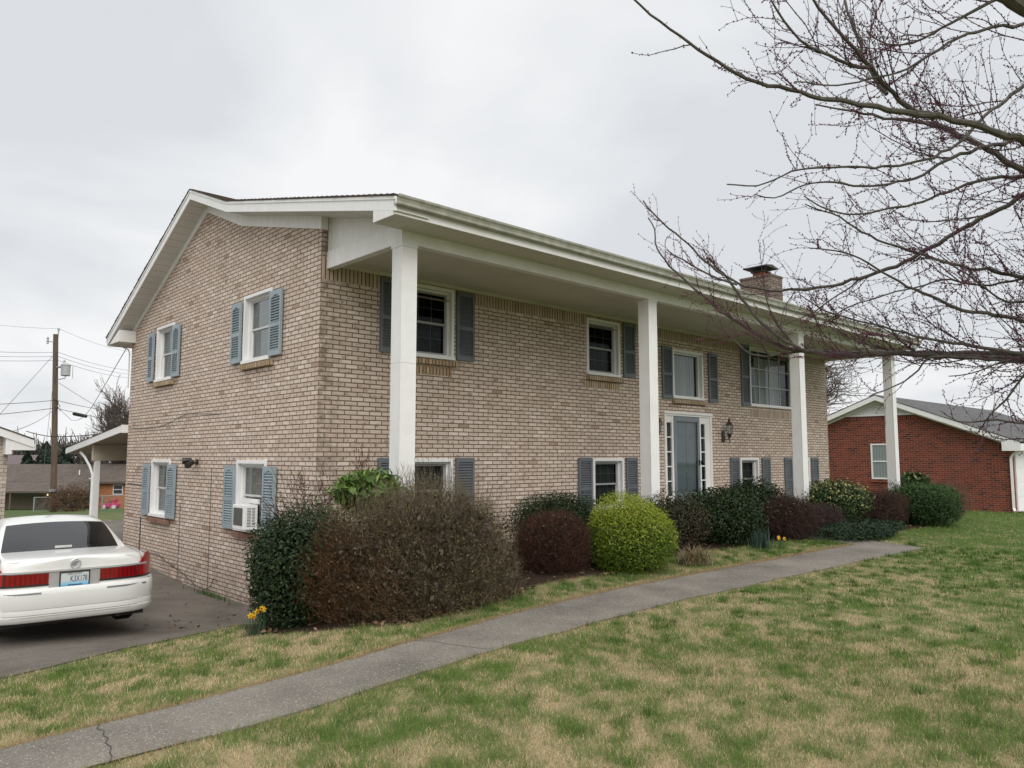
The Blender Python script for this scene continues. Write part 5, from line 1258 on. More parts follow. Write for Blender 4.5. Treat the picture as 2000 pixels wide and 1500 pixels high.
twig_shrub("barberry", "purple-brown twig shrub skirting the holly left of the third column", 8.95, -2.65, .88, .55, .92, 6500, [(.055, .030, .025), (.075, .042, .034), (.042, .026, .022)], 22, tw=.0032, length=.22, amp=.34, spread=.8, core=1800, leaf=(6000, .016, [(.07, .035, .028), (.05, .028, .022)]), stems=50)
twig_shrub("barberry", "small mauve twig shrub at the foot of the third column", 10.25, -2.75, .55, .45, .68, 2600, [(.11, .075, .075), (.075, .045, .045), (.05, .03, .03)], 23, tw=.003, length=.16, stems=26)
leaf_shrub("euonymus", "variegated shrub with cream-edged leaves right of the third column", 12.05, -2.2, 1.15, .8, 1.02, 7500, .055, [(.045, .075, .022), (.035, .06, .02), (.06, .09, .025)], 24, 'gloss_leaf', z0=-1.52, top=((.38, .36, .14), .30), amp=.15)
leaf_shrub("juniper", "low spreading blue-green juniper where the walk meets the bed", 10.75, -3.30, 1.55, .66, .52, 12000, .070, [(.018, .042, .015), (.026, .056, .019), (.013, .032, .012)], 25, 'leaf', z0=-1.78, asp=.22, amp=.5, shell=.4, up=.9)
twig_shrub("barberry", "dark red twig shrub between the variegated bush and the round yew", 13.45, -2.7, 1.05, .6, .88, 3800, [(.062, .032, .026), (.085, .048, .036), (.045, .027, .022)], 26, tw=.0035, length=.24, amp=.34, spread=.8, core=1200, stems=40)
twig_shrub("leggy_shrub", "thin shrub with a few dark red leaves against the foot of the last column", 15.25, -2.35, .45, .3, 1.05, 170, [(.07, .035, .03)], 27, tw=.005, length=.26, leaf=(420, .045, [(.07, .03, .03), (.06, .045, .04)]), stems=12)
leaf_shrub("yew", "round deep green yew at the right end of the bed", 15.15, -3.05, 1.02, .80, 1.10, 17000, .070, [(.028, .065, .014), (.020, .050, .012), (.036, .08, .018)], 28, 'leaf', z0=-1.74, asp=.24, boxy=2.7, up=.2, amp=.12, top=((.05, .11, .02), .6))
leaf_shrub("rhododendron", "rhododendron with pale flower buds peeping over the round yew", 17.9, -1.9, .55, .45, .62, 260, .16, [(.05, .09, .025), (.07, .11, .03)], 29, 'gloss_leaf', z0=-1.0, asp=.32, shell=.4, top=((.28, .28, .12), .15))
twig_shrub("leggy_shrub", "hazy brown twig shrub right of the round yew, before the red brick wall", 18.4, -2.6, .85, .6, 1.1, 1300, [(.16, .105, .075), (.12, .08, .055)], 30, tw=.0045, length=.26, stems=30, spread=.4)
twig_shrub("wild_shrub", "tangled reddish brown bush beside the foot of the utility pole", 5.6, 37.2, 1.5, 1.1, 1.7, 800, [(.16, .095, .06), (.12, .085, .055)], 31, tw=.012, length=.6, stems=40, leaf=(300, .10, [(.17, .10, .05), (.14, .11, .05)]))
leaf_shrub("wild_shrub", "dark evergreen bush beside the patio roof in the far yard", 13.0, 64.6, .9, .9, 1.6, 1300, .25, [(.02, .035, .018), (.015, .03, .016)], 32)
0 and leaf_shrub("wild_shrub", "green shrub on the fence line below the pole", 10.3, 49.6, .9, .6, 1.1, 700, .14, [(.05, .075, .03), (.04, .06, .028)], 33)

# strap-leaved clumps: liriope, daffodils, iris
def straps(P0, az, lean, L, wdt, cols, rng, seg=4):
    m = len(P0); V = []; C = []
    dirs = np.stack([np.cos(az), np.sin(az), np.zeros(m)], 1); sd_ = np.stack([-np.sin(az), np.cos(az), np.zeros(m)], 1)
    pts = []
    for k in range(seg + 1):
        t = k / seg; th = lean * t
        p = P0 + dirs * (L * t * np.sin(th))[:, None] + np.array([0, 0, 1]) * (L * t * np.cos(th * .9))[:, None]
        w = wdt * (1 - t ** 2 * .9); pts += [p - sd_ * w[:, None] / 2, p + sd_ * w[:, None] / 2]
    V = np.stack(pts, 1); nv = 2 * (seg + 1)
    F = np.array([[2 * k, 2 * k + 1, 2 * k + 3, 2 * k + 2] for k in range(seg)])[None] + (np.arange(m) * nv)[:, None, None]
    return V.reshape(-1, 3), F.reshape(-1, 4), np.repeat(cols, nv, 0)
rng = np.random.default_rng(5)
lir = [o for o in COL.objects if o.name == "liriope_clump"][0]
for c in list(lir.children): bpy.data.objects.remove(c)
m = 420; zc_ = g1(4.60, -3.38)
P = np.stack([4.60 + rng.normal(size=m) * .11, -3.38 + rng.normal(size=m) * .09, np.full(m, zc_)], 1)
cl = np.array([(.30, .235, .13), (.22, .15, .075), (.36, .30, .19), (.15, .16, .06)])[rng.integers(0, 4, m)] * rng.uniform(.7, 1.2, (m, 1))
V, F, C = straps(P, rng.uniform(0, 6.28, m), rng.uniform(.5, 1.7, m), rng.uniform(.2, .42, m), rng.uniform(.007, .013, m), cl, rng); np_mesh("leaf_blades", V, F, M['leaf'], lir, C)
ym = plain("daffodil_yellow", (.72, .47, .02), .5, .08, 30)
om = plain("daffodil_trumpet", (.62, .30, .01), .5, .08, 30)
def daffodils(label, cx, cy, n, spread, h, seed, grp=None):
    rng = np.random.default_rng(seed); t = thing("daffodil_clump", label, "daffodils", (cx, cy, g1(cx, cy)))
    m = n * 4; P = np.stack([cx + rng.normal(size=m) * spread, cy + rng.normal(size=m) * spread * .6, gz(cx, cy) + np.zeros(m)], 1)
    V, F, C = straps(P, rng.uniform(0, 6.28, m), rng.uniform(.1, .6, m), rng.uniform(h * .6, h, m), np.full(m, .012), np.array([[.045, .10, .05]]) * rng.uniform(.7, 1.3, (m, 1)), rng); np_mesh("leaf_blades", V, F, M['leaf'], t, C)
    for i in range(n):
        p = Vector((cx + rng.normal() * spread * 1.1, cy + rng.normal() * spread * .7, g1(cx, cy))); hd = p + Vector((rng.normal() * .03, rng.normal() * .03, h * rng.uniform(.75, 1.1)))
        face = Vector((-.55 + rng.normal() * .4, -.8 + rng.normal() * .3, .1 + rng.normal() * .25)).normalized(); u = face.orthogonal().normalized(); w = face.cross(u)
        b = MB(); b.tube([p, p.lerp(hd, .6), hd], .004, 4); st = b.build("stalk", M['shutter'] if False else plain("stalk_green", (.05, .11, .04), .6), t)
        b = MB()
        for k in range(6):
            a = k * math.pi / 3; d = u * math.cos(a) + w * math.sin(a); e = face.cross(d)
            b.face([hd, hd + d * .018 + e * .012 + face * .003, hd + d * .038 - face * .003, hd + d * .018 - e * .012 + face * .003])
        b.build("petals", ym, t, recalc=False)
        b = MB(); b.tube([hd, hd + face * .014, hd + face * .026], [.008, .010, .015], 9, caps=False); b.build("trumpet", om, t, recalc=False)
    return t
daffodils("yellow daffodils leaning over the driveway edge left of the corner holly", -1.88, -2.24, 5, .06, .26, 41)
daffodils("small clump of yellow daffodils by the walk between the holly and purple-brown shrub", 7.55, -3.22, 3, .09, .20, 42)
iris = thing("iris_clump", "blue-green strap leaves at the foot of the holly, left of the small daffodils", "iris", (7.15, -3.1, g1(7.15, -3.1)))
m = 90; P = np.stack([7.1 + rng.normal(size=m) * .10, -3.08 + rng.normal(size=m) * .07, np.full(m, g1(7.15, -3.1))], 1)
V, F, C = straps(P, rng.uniform(0, 6.28, m), rng.uniform(.05, .5, m), rng.uniform(.2, .42, m), np.full(m, .02), np.array([[.055, .10, .075]]) * rng.uniform(.7, 1.2, (m, 1)), rng); np_mesh("leaf_blades", V, F, M['leaf'], iris, C)

# dead leaves under the shrubs and by the wall
m = 1100; x = rng.uniform(-2.0, 16.5, m); y = rng.uniform(-3.6, -2.0, m)
k = rng.integers(0, m, 700); x[k] = rng.normal(.3, 1.1, 700); y[k] = rng.normal(-3.5, .18, 700)
keep = inpoly(x, y, BED) | (edge_dist(x, y, BED + BED[:1]) < .10); keep &= ~inpoly(x, y, PATH); x, y = x[keep], y[keep]
xd = np.r_[rng.normal(-1.3, .35, 26), rng.normal(-.5, .25, 16)]; yd = np.r_[rng.normal(1.2, .6, 26), rng.normal(2.5, 1.2, 16)]; kk = xd < -.06; x = np.r_[x, xd[kk]]; y = np.r_[y, yd[kk]]
V, F = leaves(np.stack([x, y, gz(x, y) + .028], 1), np.array([0, 0, 1.2]) + rng.normal(size=(len(x), 3)) * .45, rng.uniform(.045, .10, len(x)), rng, .6)
lc = np.array([(.15, .075, .042), (.21, .125, .075), (.10, .05, .032), (.26, .18, .12)])[rng.integers(0, 4, len(x))]
o = np_mesh("leaf_litter", V, F, M['leaf'], None, np.repeat(lc, 4, 0)); tag(o, "dead brown leaves lying under the shrubs and along the wall", "leaf litter", kind="stuff")
# weeds at the foot of the gable wall
weed = thing("weed_clump", "tuft of green weeds at the foot of the gable wall on the driveway", "weeds", (-.12, 3.4, g1(-.12, 3.4)))
m = 160; P = np.stack([-.10 + -np.abs(rng.normal(size=m)) * .05, 3.4 + rng.normal(size=m) * .35, gz(-.1, 3.4) + np.zeros(m)], 1)
V, F, C = straps(P, rng.uniform(0, 6.28, m), rng.uniform(.3, 1.2, m), rng.uniform(.05, .14, m), np.full(m, .012), np.array([[.07, .13, .035]]) * rng.uniform(.7, 1.2, (m, 1)), rng); np_mesh("leaf_blades", V, F, M['leaf'], weed, C)

# ------------------------------------------------------------------ lawn blades
rng = np.random.default_rng(77)
NB = 620000
d = np.exp(rng.uniform(math.log(2.6), math.log(34), int(NB * .82))); d = np.r_[d, np.sqrt(rng.uniform(2.6 ** 2, 8.0 ** 2, int(NB * .18)))]
th = YAW + rng.uniform(R(-50), R(48), len(d))
x = CAM[0] + d * np.sin(th); y = CAM[1] + d * np.cos(th)
ok = (y < 3) & (~inpoly(x, y, PATH) | ((rng.uniform(size=len(x)) < .55) & (np.minimum(edge_dist(x, y, PU), edge_dist(x, y, PL)) < .07 * fbm(x * 2, y * 2, 21)))) & ~inpoly(x, y, DRIVE) & (x > -13) & (x < 34)
inb = inpoly(x, y, BED); ok &= ~inb | (rng.uniform(size=len(x)) < .015)
ok &= ~((x > 0) & (x < 17) & (y > -.2)) & ~((x > 24.8) & (y > -2.7))
x, y, d = x[ok], y[ok], d[ok]; m = len(x)
g = lawn_mix(x, y)
ep = np.minimum(edge_dist(x, y, PU), edge_dist(x, y, PL)); ed = edge_dist(x, y, DRIVE)
dry = np.clip(1 - np.minimum(ep, ed) / .13, 0, 1); bedgrass = (y > -4.1) & (x > 1)
g = np.where(bedgrass, np.clip(g + .45, 0, 1), g); g = g * (1 - .85 * dry)
isg = rng.uniform(size=m) < np.clip(g * .70 + .13, 0, 1)
# distinct tufts of taller, greener grass, and a dry fringe hanging over the edge of the walk
def more(nx_, ny_, ng, nh, nd):
    global x, y, d, g, isg, dry, m
    x = np.r_[x, nx_]; y = np.r_[y, ny_]; d = np.r_[d, np.hypot(nx_ - CAM[0], ny_ - CAM[1])]; g = np.r_[g, ng]; isg = np.r_[isg, ng > .5]; dry = np.r_[dry, nd]; m = len(x); return nh
nt_ = 5200; td = np.sqrt(rng.uniform(2.6 ** 2, 17 ** 2, nt_)); tt = YAW + rng.uniform(R(-50), R(48), nt_); cx_ = CAM[0] + td * np.sin(tt); cy_ = CAM[1] + td * np.cos(tt)
kp = (cy_ < 0) & ~inpoly(cx_, cy_, PATH) & ~inpoly(cx_, cy_, DRIVE) & ~inpoly(cx_, cy_, BED) & (rng.uniform(size=nt_) < lawn_mix(cx_, cy_) * .9 + .12)
cx_, cy_ = cx_[kp], cy_[kp]; nn = rng.integers(14, 46, len(cx_)); rr_ = rng.uniform(.018, .06, len(cx_)); hh_ = rng.uniform(.05, .095, len(cx_))
ti = np.repeat(np.arange(len(cx_)), nn); tx_ = cx_[ti] + rng.normal(size=len(ti)) * rr_[ti]; ty_ = cy_[ti] + rng.normal(size=len(ti)) * rr_[ti]
kp = ~inpoly(tx_, ty_, PATH) & ~inpoly(tx_, ty_, DRIVE); ti, tx_, ty_ = ti[kp], tx_[kp], ty_[kp]
H1 = more(tx_, ty_, np.ones(len(ti)), hh_[ti] * rng.uniform(.6, 1.1, len(ti)), np.zeros(len(ti)))
pu = np.array(PU); sl_ = np.r_[0, np.cumsum(np.hypot(*np.diff(pu, axis=0).T))]; u_ = rng.uniform(sl_[1] * .6, sl_[-1], 30000)
fx_ = np.interp(u_, sl_, pu[:, 0]); fy_ = np.interp(u_, sl_, pu[:, 1]) + np.abs(rng.normal(size=len(u_))) * .055 - .02 + (fbm(fx_ * 3, fx_ * 0, 8) - .5) * .06
H2 = more(fx_, fy_, np.zeros(len(u_)), rng.uniform(.025, .06, len(u_)), np.full(len(u_), .9))
H = np.where(isg, rng.uniform(.026, .075, m) * (.65 + .65 * g), rng.uniform(.02, .05, m)) * (1 + .5 * dry)
H[-(len(H1) + len(H2)):-len(H2)] = H1; H[-len(H2):] = H2
tuft = np.zeros(m); tuft[-(len(H1) + len(H2)):-len(H2)] = 1
wd = .0034 * np.maximum(1, d / 5.0) ** .95
az = rng.uniform(0, 2 * math.pi, m); ln = np.abs(rng.normal(.0, .55, m)) + np.where(isg, .1, .35)
za = gz(x, y)
B0 = np.stack([x, y, za - .004], 1); sdv = np.stack([np.cos(az), np.sin(az), 0 * az], 1) * wd[:, None] * .5
az2 = rng.uniform(0, 2 * math.pi, m); tip = B0 + np.stack([np.cos(az2) * np.sin(ln) * H, np.sin(az2) * np.sin(ln) * H, np.cos(ln) * H], 1)
V = np.stack([B0 - sdv, B0 + sdv, tip], 1).reshape(-1, 3); F = np.arange(3 * m).reshape(-1, 3)
cg_ = np.where(isg[:, None], GREEN * 1.25 + rng.uniform(-.3, .3, (m, 1)) * GREEN + np.array([.035, .03, .0]) * rng.uniform(0, 1, (m, 1)), STRAW * rng.uniform(.65, 1.45, (m, 1)))
cg_ = np.where((tuft > 0)[:, None], np.array([.070, .135, .028]) * rng.uniform(.6, 1.5, (m, 1)), cg_)
cg_ = np.where((dry > .55)[:, None] & ~isg[:, None], np.array([.42, .315, .175]) * rng.uniform(.7, 1.2, (m, 1)), cg_)
o = np_mesh("grass", V, F, M['blade'], None, np.repeat(np.clip(cg_, .005, 1), 3, 0)); tag(o, "short spring grass, straw mixed with green tufts", "grass", kind="stuff")
# ------------------------------------------------------------------ redbud over the lawn: limbs traced in space, twigs and buds grown on them
LIMBS = [
    [(-0.967,-9.535,1.39,0.0211), (-1.237,-9.386,1.436,0.0182), (-1.448,-9.271,1.472,0.0164), (-1.603,-9.187,1.501,0.0152), (-1.757,-9.106,1.53,0.0141), (-2.001,-8.973,1.537,0.0124), (-2.238,-8.845,1.542,0.0108), (-2.424,-8.748,1.553,0.0096), (-2.56,-8.678,1.555,0.0088), (-2.678,-8.62,1.572,0.008), (-2.787,-8.569,1.594,0.0074), (-2.897,-8.522,1.634,0.0067), (-3.017,-8.476,1.687,0.0059), (-3.127,-8.435,1.739,0.0052), (-3.249,-8.392,1.798,0.0044), (-3.302,-8.379,1.837,0.004)],
    [(-0.704,-9.485,1.23,0.0223), (-0.82,-9.3,1.38,0.018), (-0.919,-9.147,1.496,0.0155), (-0.994,-9.031,1.61,0.0136), (-1.045,-8.953,1.699,0.0123), (-1.105,-8.865,1.767,0.0111), (-1.16,-8.782,1.806,0.01), (-1.239,-8.665,1.844,0.0086), (-1.326,-8.536,1.883,0.0071), (-1.416,-8.407,1.94,0.0055), (-1.489,-8.302,1.977,0.0043)],
    [(-1.736,-8.982,1.593,0.0133), (-1.878,-8.915,1.616,0.0116), (-1.992,-8.879,1.689,0.0103), (-2.128,-8.837,1.775,0.0089), (-2.227,-8.808,1.836,0.008), (-2.338,-8.778,1.91,0.007), (-2.433,-8.751,1.968,0.0062), (-2.5,-8.738,2.02,0.0055)],
    [(-2.177,-8.864,1.727,0.0091), (-2.257,-8.825,1.723,0.0082), (-2.328,-8.793,1.733,0.0075), (-2.439,-8.745,1.748,0.0066), (-2.535,-8.71,1.786,0.0058), (-2.608,-8.694,1.837,0.0051), (-2.693,-8.681,1.908,0.0043)],
    [(-1.906,-8.838,1.704,0.0109), (-1.901,-8.784,1.797,0.0098), (-1.878,-8.736,1.927,0.0089), (-1.856,-8.698,2.046,0.0082), (-1.828,-8.652,2.194,0.0073), (-1.796,-8.613,2.346,0.0065)],
    [(-1.26,-9.484,2.038,0.0109), (-1.518,-9.316,1.999,0.0088), (-1.656,-9.226,1.972,0.008), (-1.791,-9.136,1.917,0.0072), (-1.864,-9.088,1.865,0.0067), (-1.944,-9.035,1.803,0.0062), (-2.016,-8.988,1.737,0.0058), (-2.103,-8.931,1.694,0.0053), (-2.232,-8.848,1.652,0.0046), (-2.318,-8.793,1.614,0.0042), (-2.421,-8.731,1.616,0.0037), (-2.506,-8.68,1.615,0.0033)],
    [(-1.155,-9.676,1.712,0.0399), (-1.485,-9.55,1.81,0.0333), (-1.703,-9.465,1.859,0.0299), (-1.88,-9.395,1.882,0.0273), (-2.0,-9.352,1.908,0.0256), (-2.19,-9.295,1.973,0.0229)],
    [(-1.868,-9.322,1.985,0.0089), (-1.905,-9.268,1.957,0.0079), (-1.961,-9.187,1.918,0.0069), (-2.031,-9.083,1.855,0.0057), (-2.077,-9.012,1.805,0.005), (-2.129,-8.945,1.8,0.0043), (-2.173,-8.894,1.836,0.0038), (-2.194,-8.869,1.891,0.0034)],
    [(-0.754,-9.418,2.131,0.0121), (-1.1,-9.211,1.883,0.0098), (-1.238,-9.131,1.769,0.009), (-1.353,-9.066,1.658,0.0084), (-1.457,-9.009,1.55,0.0078), (-1.535,-8.966,1.484,0.0074), (-1.661,-8.894,1.424,0.0069), (-1.868,-8.78,1.371,0.0061), (-2.021,-8.699,1.358,0.0055), (-2.17,-8.62,1.336,0.005), (-2.278,-8.564,1.323,0.0046), (-2.366,-8.518,1.265,0.0043), (-2.462,-8.468,1.216,0.0039), (-2.604,-8.398,1.209,0.0034)],
    [(-0.768,-9.355,1.743,0.0134), (-1.031,-9.182,1.642,0.011), (-1.187,-9.081,1.585,0.0099), (-1.34,-8.982,1.528,0.0088), (-1.441,-8.917,1.482,0.0082), (-1.504,-8.878,1.408,0.0076), (-1.692,-8.759,1.34,0.0065), (-1.887,-8.64,1.313,0.0055), (-1.986,-8.585,1.334,0.0049), (-2.071,-8.533,1.316,0.0045), (-2.193,-8.458,1.255,0.0038), (-2.232,-8.435,1.207,0.0035), (-2.328,-8.383,1.232,0.003)],
    [(-0.467,-9.331,1.522,0.0141), (-0.813,-9.123,1.507,0.0108), (-0.948,-9.042,1.493,0.0098), (-1.092,-8.954,1.449,0.0088), (-1.256,-8.853,1.369,0.0076), (-1.416,-8.755,1.3,0.0065), (-1.543,-8.68,1.268,0.0057), (-1.731,-8.569,1.21,0.0046), (-1.89,-8.486,1.247,0.0037), (-1.969,-8.451,1.29,0.0032)],
    [(-0.317,-9.625,1.65,0.0179), (-0.467,-9.335,1.579,0.0156), (-0.599,-9.071,1.47,0.0141), (-0.642,-8.978,1.412,0.0136), (-0.71,-8.838,1.334,0.0128), (-0.781,-8.695,1.254,0.0121), (-0.826,-8.597,1.18,0.0116), (-0.887,-8.479,1.118,0.011), (-0.959,-8.354,1.079,0.0104), (-1.075,-8.157,1.02,0.0095), (-1.201,-7.96,1.007,0.0087), (-1.3,-7.811,1.023,0.0081), (-1.368,-7.712,1.061,0.0076), (-1.451,-7.594,1.172,0.007), (-1.526,-7.483,1.324,0.0063), (-1.583,-7.401,1.423,0.0059), (-1.648,-7.309,1.524,0.0054), (-1.69,-7.246,1.638,0.0049)],
    [(-1.434,-7.751,1.044,0.0078), (-1.493,-7.647,1.088,0.0065), (-1.538,-7.568,1.143,0.0057), (-1.583,-7.488,1.208,0.005), (-1.617,-7.429,1.252,0.0044), (-1.641,-7.385,1.299,0.004)],
    [(-0.111,-9.528,0.483,0.024), (-0.277,-9.241,0.552,0.0205), (-0.43,-8.982,0.587,0.0183), (-0.564,-8.759,0.603,0.0165), (-0.705,-8.528,0.613,0.0149), (-0.854,-8.291,0.616,0.0132), (-0.93,-8.169,0.615,0.0124), (-0.99,-8.077,0.628,0.0117), (-1.058,-7.974,0.648,0.011), (-1.113,-7.893,0.702,0.0104), (-1.154,-7.832,0.763,0.0099), (-1.194,-7.77,0.837,0.0094), (-1.229,-7.716,0.921,0.0088), (-1.257,-7.67,1.006,0.0083), (-1.292,-7.614,1.109,0.0077), (-1.324,-7.563,1.196,0.0071), (-1.368,-7.499,1.274,0.0066)],
    [(-1.039,-7.931,0.657,0.0128), (-1.062,-7.883,0.66,0.0121), (-1.092,-7.824,0.696,0.0115), (-1.143,-7.722,0.767,0.0105), (-1.187,-7.635,0.832,0.0097), (-1.229,-7.551,0.904,0.009), (-1.271,-7.467,0.995,0.0083), (-1.314,-7.381,1.087,0.0076), (-1.347,-7.314,1.162,0.007), (-1.409,-7.19,1.313,0.006), (-1.427,-7.135,1.433,0.0053), (-1.398,-7.137,1.527,0.0049), (-1.42,-7.083,1.623,0.0044)],
    [(-1.039,-7.931,0.657,0.0096), (-1.06,-7.875,0.654,0.0087), (-1.088,-7.792,0.631,0.0078), (-1.124,-7.7,0.627,0.0069), (-1.151,-7.634,0.67,0.0062), (-1.162,-7.605,0.695,0.0059), (-1.18,-7.537,0.795,0.005), (-1.217,-7.448,0.859,0.0042)],
    [(-0.286,-9.289,0.954,0.0144), (-0.642,-9.054,0.992,0.011), (-0.794,-8.956,1.017,0.0098), (-0.944,-8.858,1.031,0.0088), (-1.094,-8.764,1.065,0.0078), (-1.243,-8.672,1.109,0.0068), (-1.391,-8.581,1.152,0.0058), (-1.49,-8.522,1.187,0.0052), (-1.596,-8.469,1.271,0.0044), (-1.71,-8.399,1.293,0.0038), (-1.777,-8.359,1.319,0.0034)],
    [(-0.271,-9.273,0.724,0.0159), (-0.601,-9.032,0.758,0.012), (-0.789,-8.896,0.79,0.0103), (-0.929,-8.795,0.808,0.0092), (-1.027,-8.732,0.868,0.0083), (-1.167,-8.635,0.916,0.0072), (-1.265,-8.575,0.985,0.0064), (-1.36,-8.513,1.034,0.0056), (-1.438,-8.466,1.093,0.005), (-1.528,-8.402,1.11,0.0043), (-1.652,-8.312,1.117,0.0034)],
    [(-0.185,-9.249,0.976,0.0103), (-0.606,-9.038,0.859,0.0072), (-0.695,-8.995,0.842,0.0066), (-0.804,-8.951,0.877,0.006), (-0.907,-8.917,0.931,0.0054), (-1.02,-8.878,0.983,0.0048), (-1.155,-8.829,1.031,0.0041), (-1.302,-8.765,1.038,0.0034)],
    [(-0.615,-9.001,0.574,0.0114), (-0.693,-8.865,0.604,0.0099), (-0.742,-8.779,0.636,0.0091), (-0.81,-8.662,0.653,0.0083), (-0.866,-8.57,0.691,0.0076), (-0.943,-8.442,0.742,0.0067), (-1.023,-8.312,0.795,0.0058), (-1.078,-8.223,0.823,0.0052), (-1.134,-8.135,0.874,0.0046), (-1.2,-8.028,0.975,0.0039)],
    [(-0.83,-8.597,0.588,0.0066), (-0.829,-8.586,0.577,0.0064), (-0.808,-8.554,0.516,0.0057), (-0.805,-8.514,0.475,0.0052), (-0.811,-8.467,0.445,0.0047), (-0.824,-8.389,0.4,0.004), (-0.842,-8.33,0.394,0.0036), (-0.854,-8.271,0.363,0.0031)],
    [(-0.632,-9.053,0.567,0.0056), (-0.66,-8.936,0.533,0.0046), (-0.681,-8.838,0.49,0.0039), (-0.707,-8.74,0.458,0.0033), (-0.729,-8.675,0.462,0.003)],
    [(-0.895,-9.229,0.631,0.0092), (-0.801,-9.061,0.427,0.0065), (-0.769,-8.99,0.342,0.0057), (-0.748,-8.92,0.272,0.0049), (-0.733,-8.851,0.21,0.0043), (-0.714,-8.826,0.166,0.0039), (-0.701,-8.794,0.126,0.0036)],
    [(-0.726,-8.851,0.213,0.0057), (-0.734,-8.761,0.184,0.0044), (-0.746,-8.691,0.198,0.0037), (-0.748,-8.631,0.262,0.003)],
    [(-0.478,-9.259,1.044,0.0085), (-0.589,-9.042,0.992,0.0071), (-0.661,-8.909,0.971,0.0064), (-0.712,-8.82,0.966,0.006), (-0.779,-8.711,1.034,0.0055), (-0.84,-8.592,0.984,0.005), (-0.921,-8.451,0.964,0.0045), (-0.974,-8.353,0.926,0.0041), (-1.043,-8.23,0.888,0.0037), (-1.1,-8.095,0.775,0.0031)],
]

def grow_twigs(rng, starts, dirs, lens, rads, segn=7, wob=.17, lift=.22):
    """zig-zag twigs; returns segments and bud positions"""
    n = len(starts); P = starts.copy(); D = dirs.copy(); S0, S1, r0, r1, bud, rec = [], [], [], [], [], []
    for k in range(segn):
        D = D + rng.normal(size=(n, 3)) * wob + np.array([0, 0, lift]) * lens[:, None]; D /= np.linalg.norm(D, axis=1, keepdims=True)
        Q = P + D * (lens / segn)[:, None]
        S0.append(P); S1.append(Q); r0.append(rads * (1 - k / segn * .65)); r1.append(rads * (1 - (k + 1) / segn * .65)); bud.append(Q); rec.append(D.copy()); P = Q
    return np.concatenate(S0), np.concatenate(S1), np.concatenate(r0), np.concatenate(r1), np.concatenate(bud), np.concatenate(rec)
TB = Vector((-.02, -9.62, 0)); tz_ = g1(TB.x, TB.y)
tree = thing("redbud_tree", "redbud tree with bare budding branches reaching in over the lawn from the right", "tree", (TB.x, TB.y, tz_))
b = MB(); b.tube([(TB.x + .05, TB.y, tz_ - .1), (TB.x + .02, TB.y + .02, tz_ + .25), (TB.x - .06, TB.y, -.5), (TB.x - .12, TB.y - .02, .35), (TB.x - .22, TB.y - .02, 1.2), (TB.x - .30, TB.y - .05, 2.0), (TB.x - .2, TB.y + .1, 3.2), (TB.x + .3, TB.y + .4, 4.6)], [.19, .145, .125, .115, .10, .085, .06, .02], 14)
b.build("trunk", M['bark'], tree, smooth=True)
tr_pts = [Vector((TB.x - .06, TB.y, -.5)), Vector((TB.x - .12, TB.y - .02, .35)), Vector((TB.x - .22, TB.y - .02, 1.2)), Vector((TB.x - .30, TB.y - .05, 2.0))]
rng = np.random.default_rng(8)
ST, SD, SL, SR, BL = [], [], [], [], []
first = {0, 1, 6, 11, 13}                   # limbs that leave the trunk itself
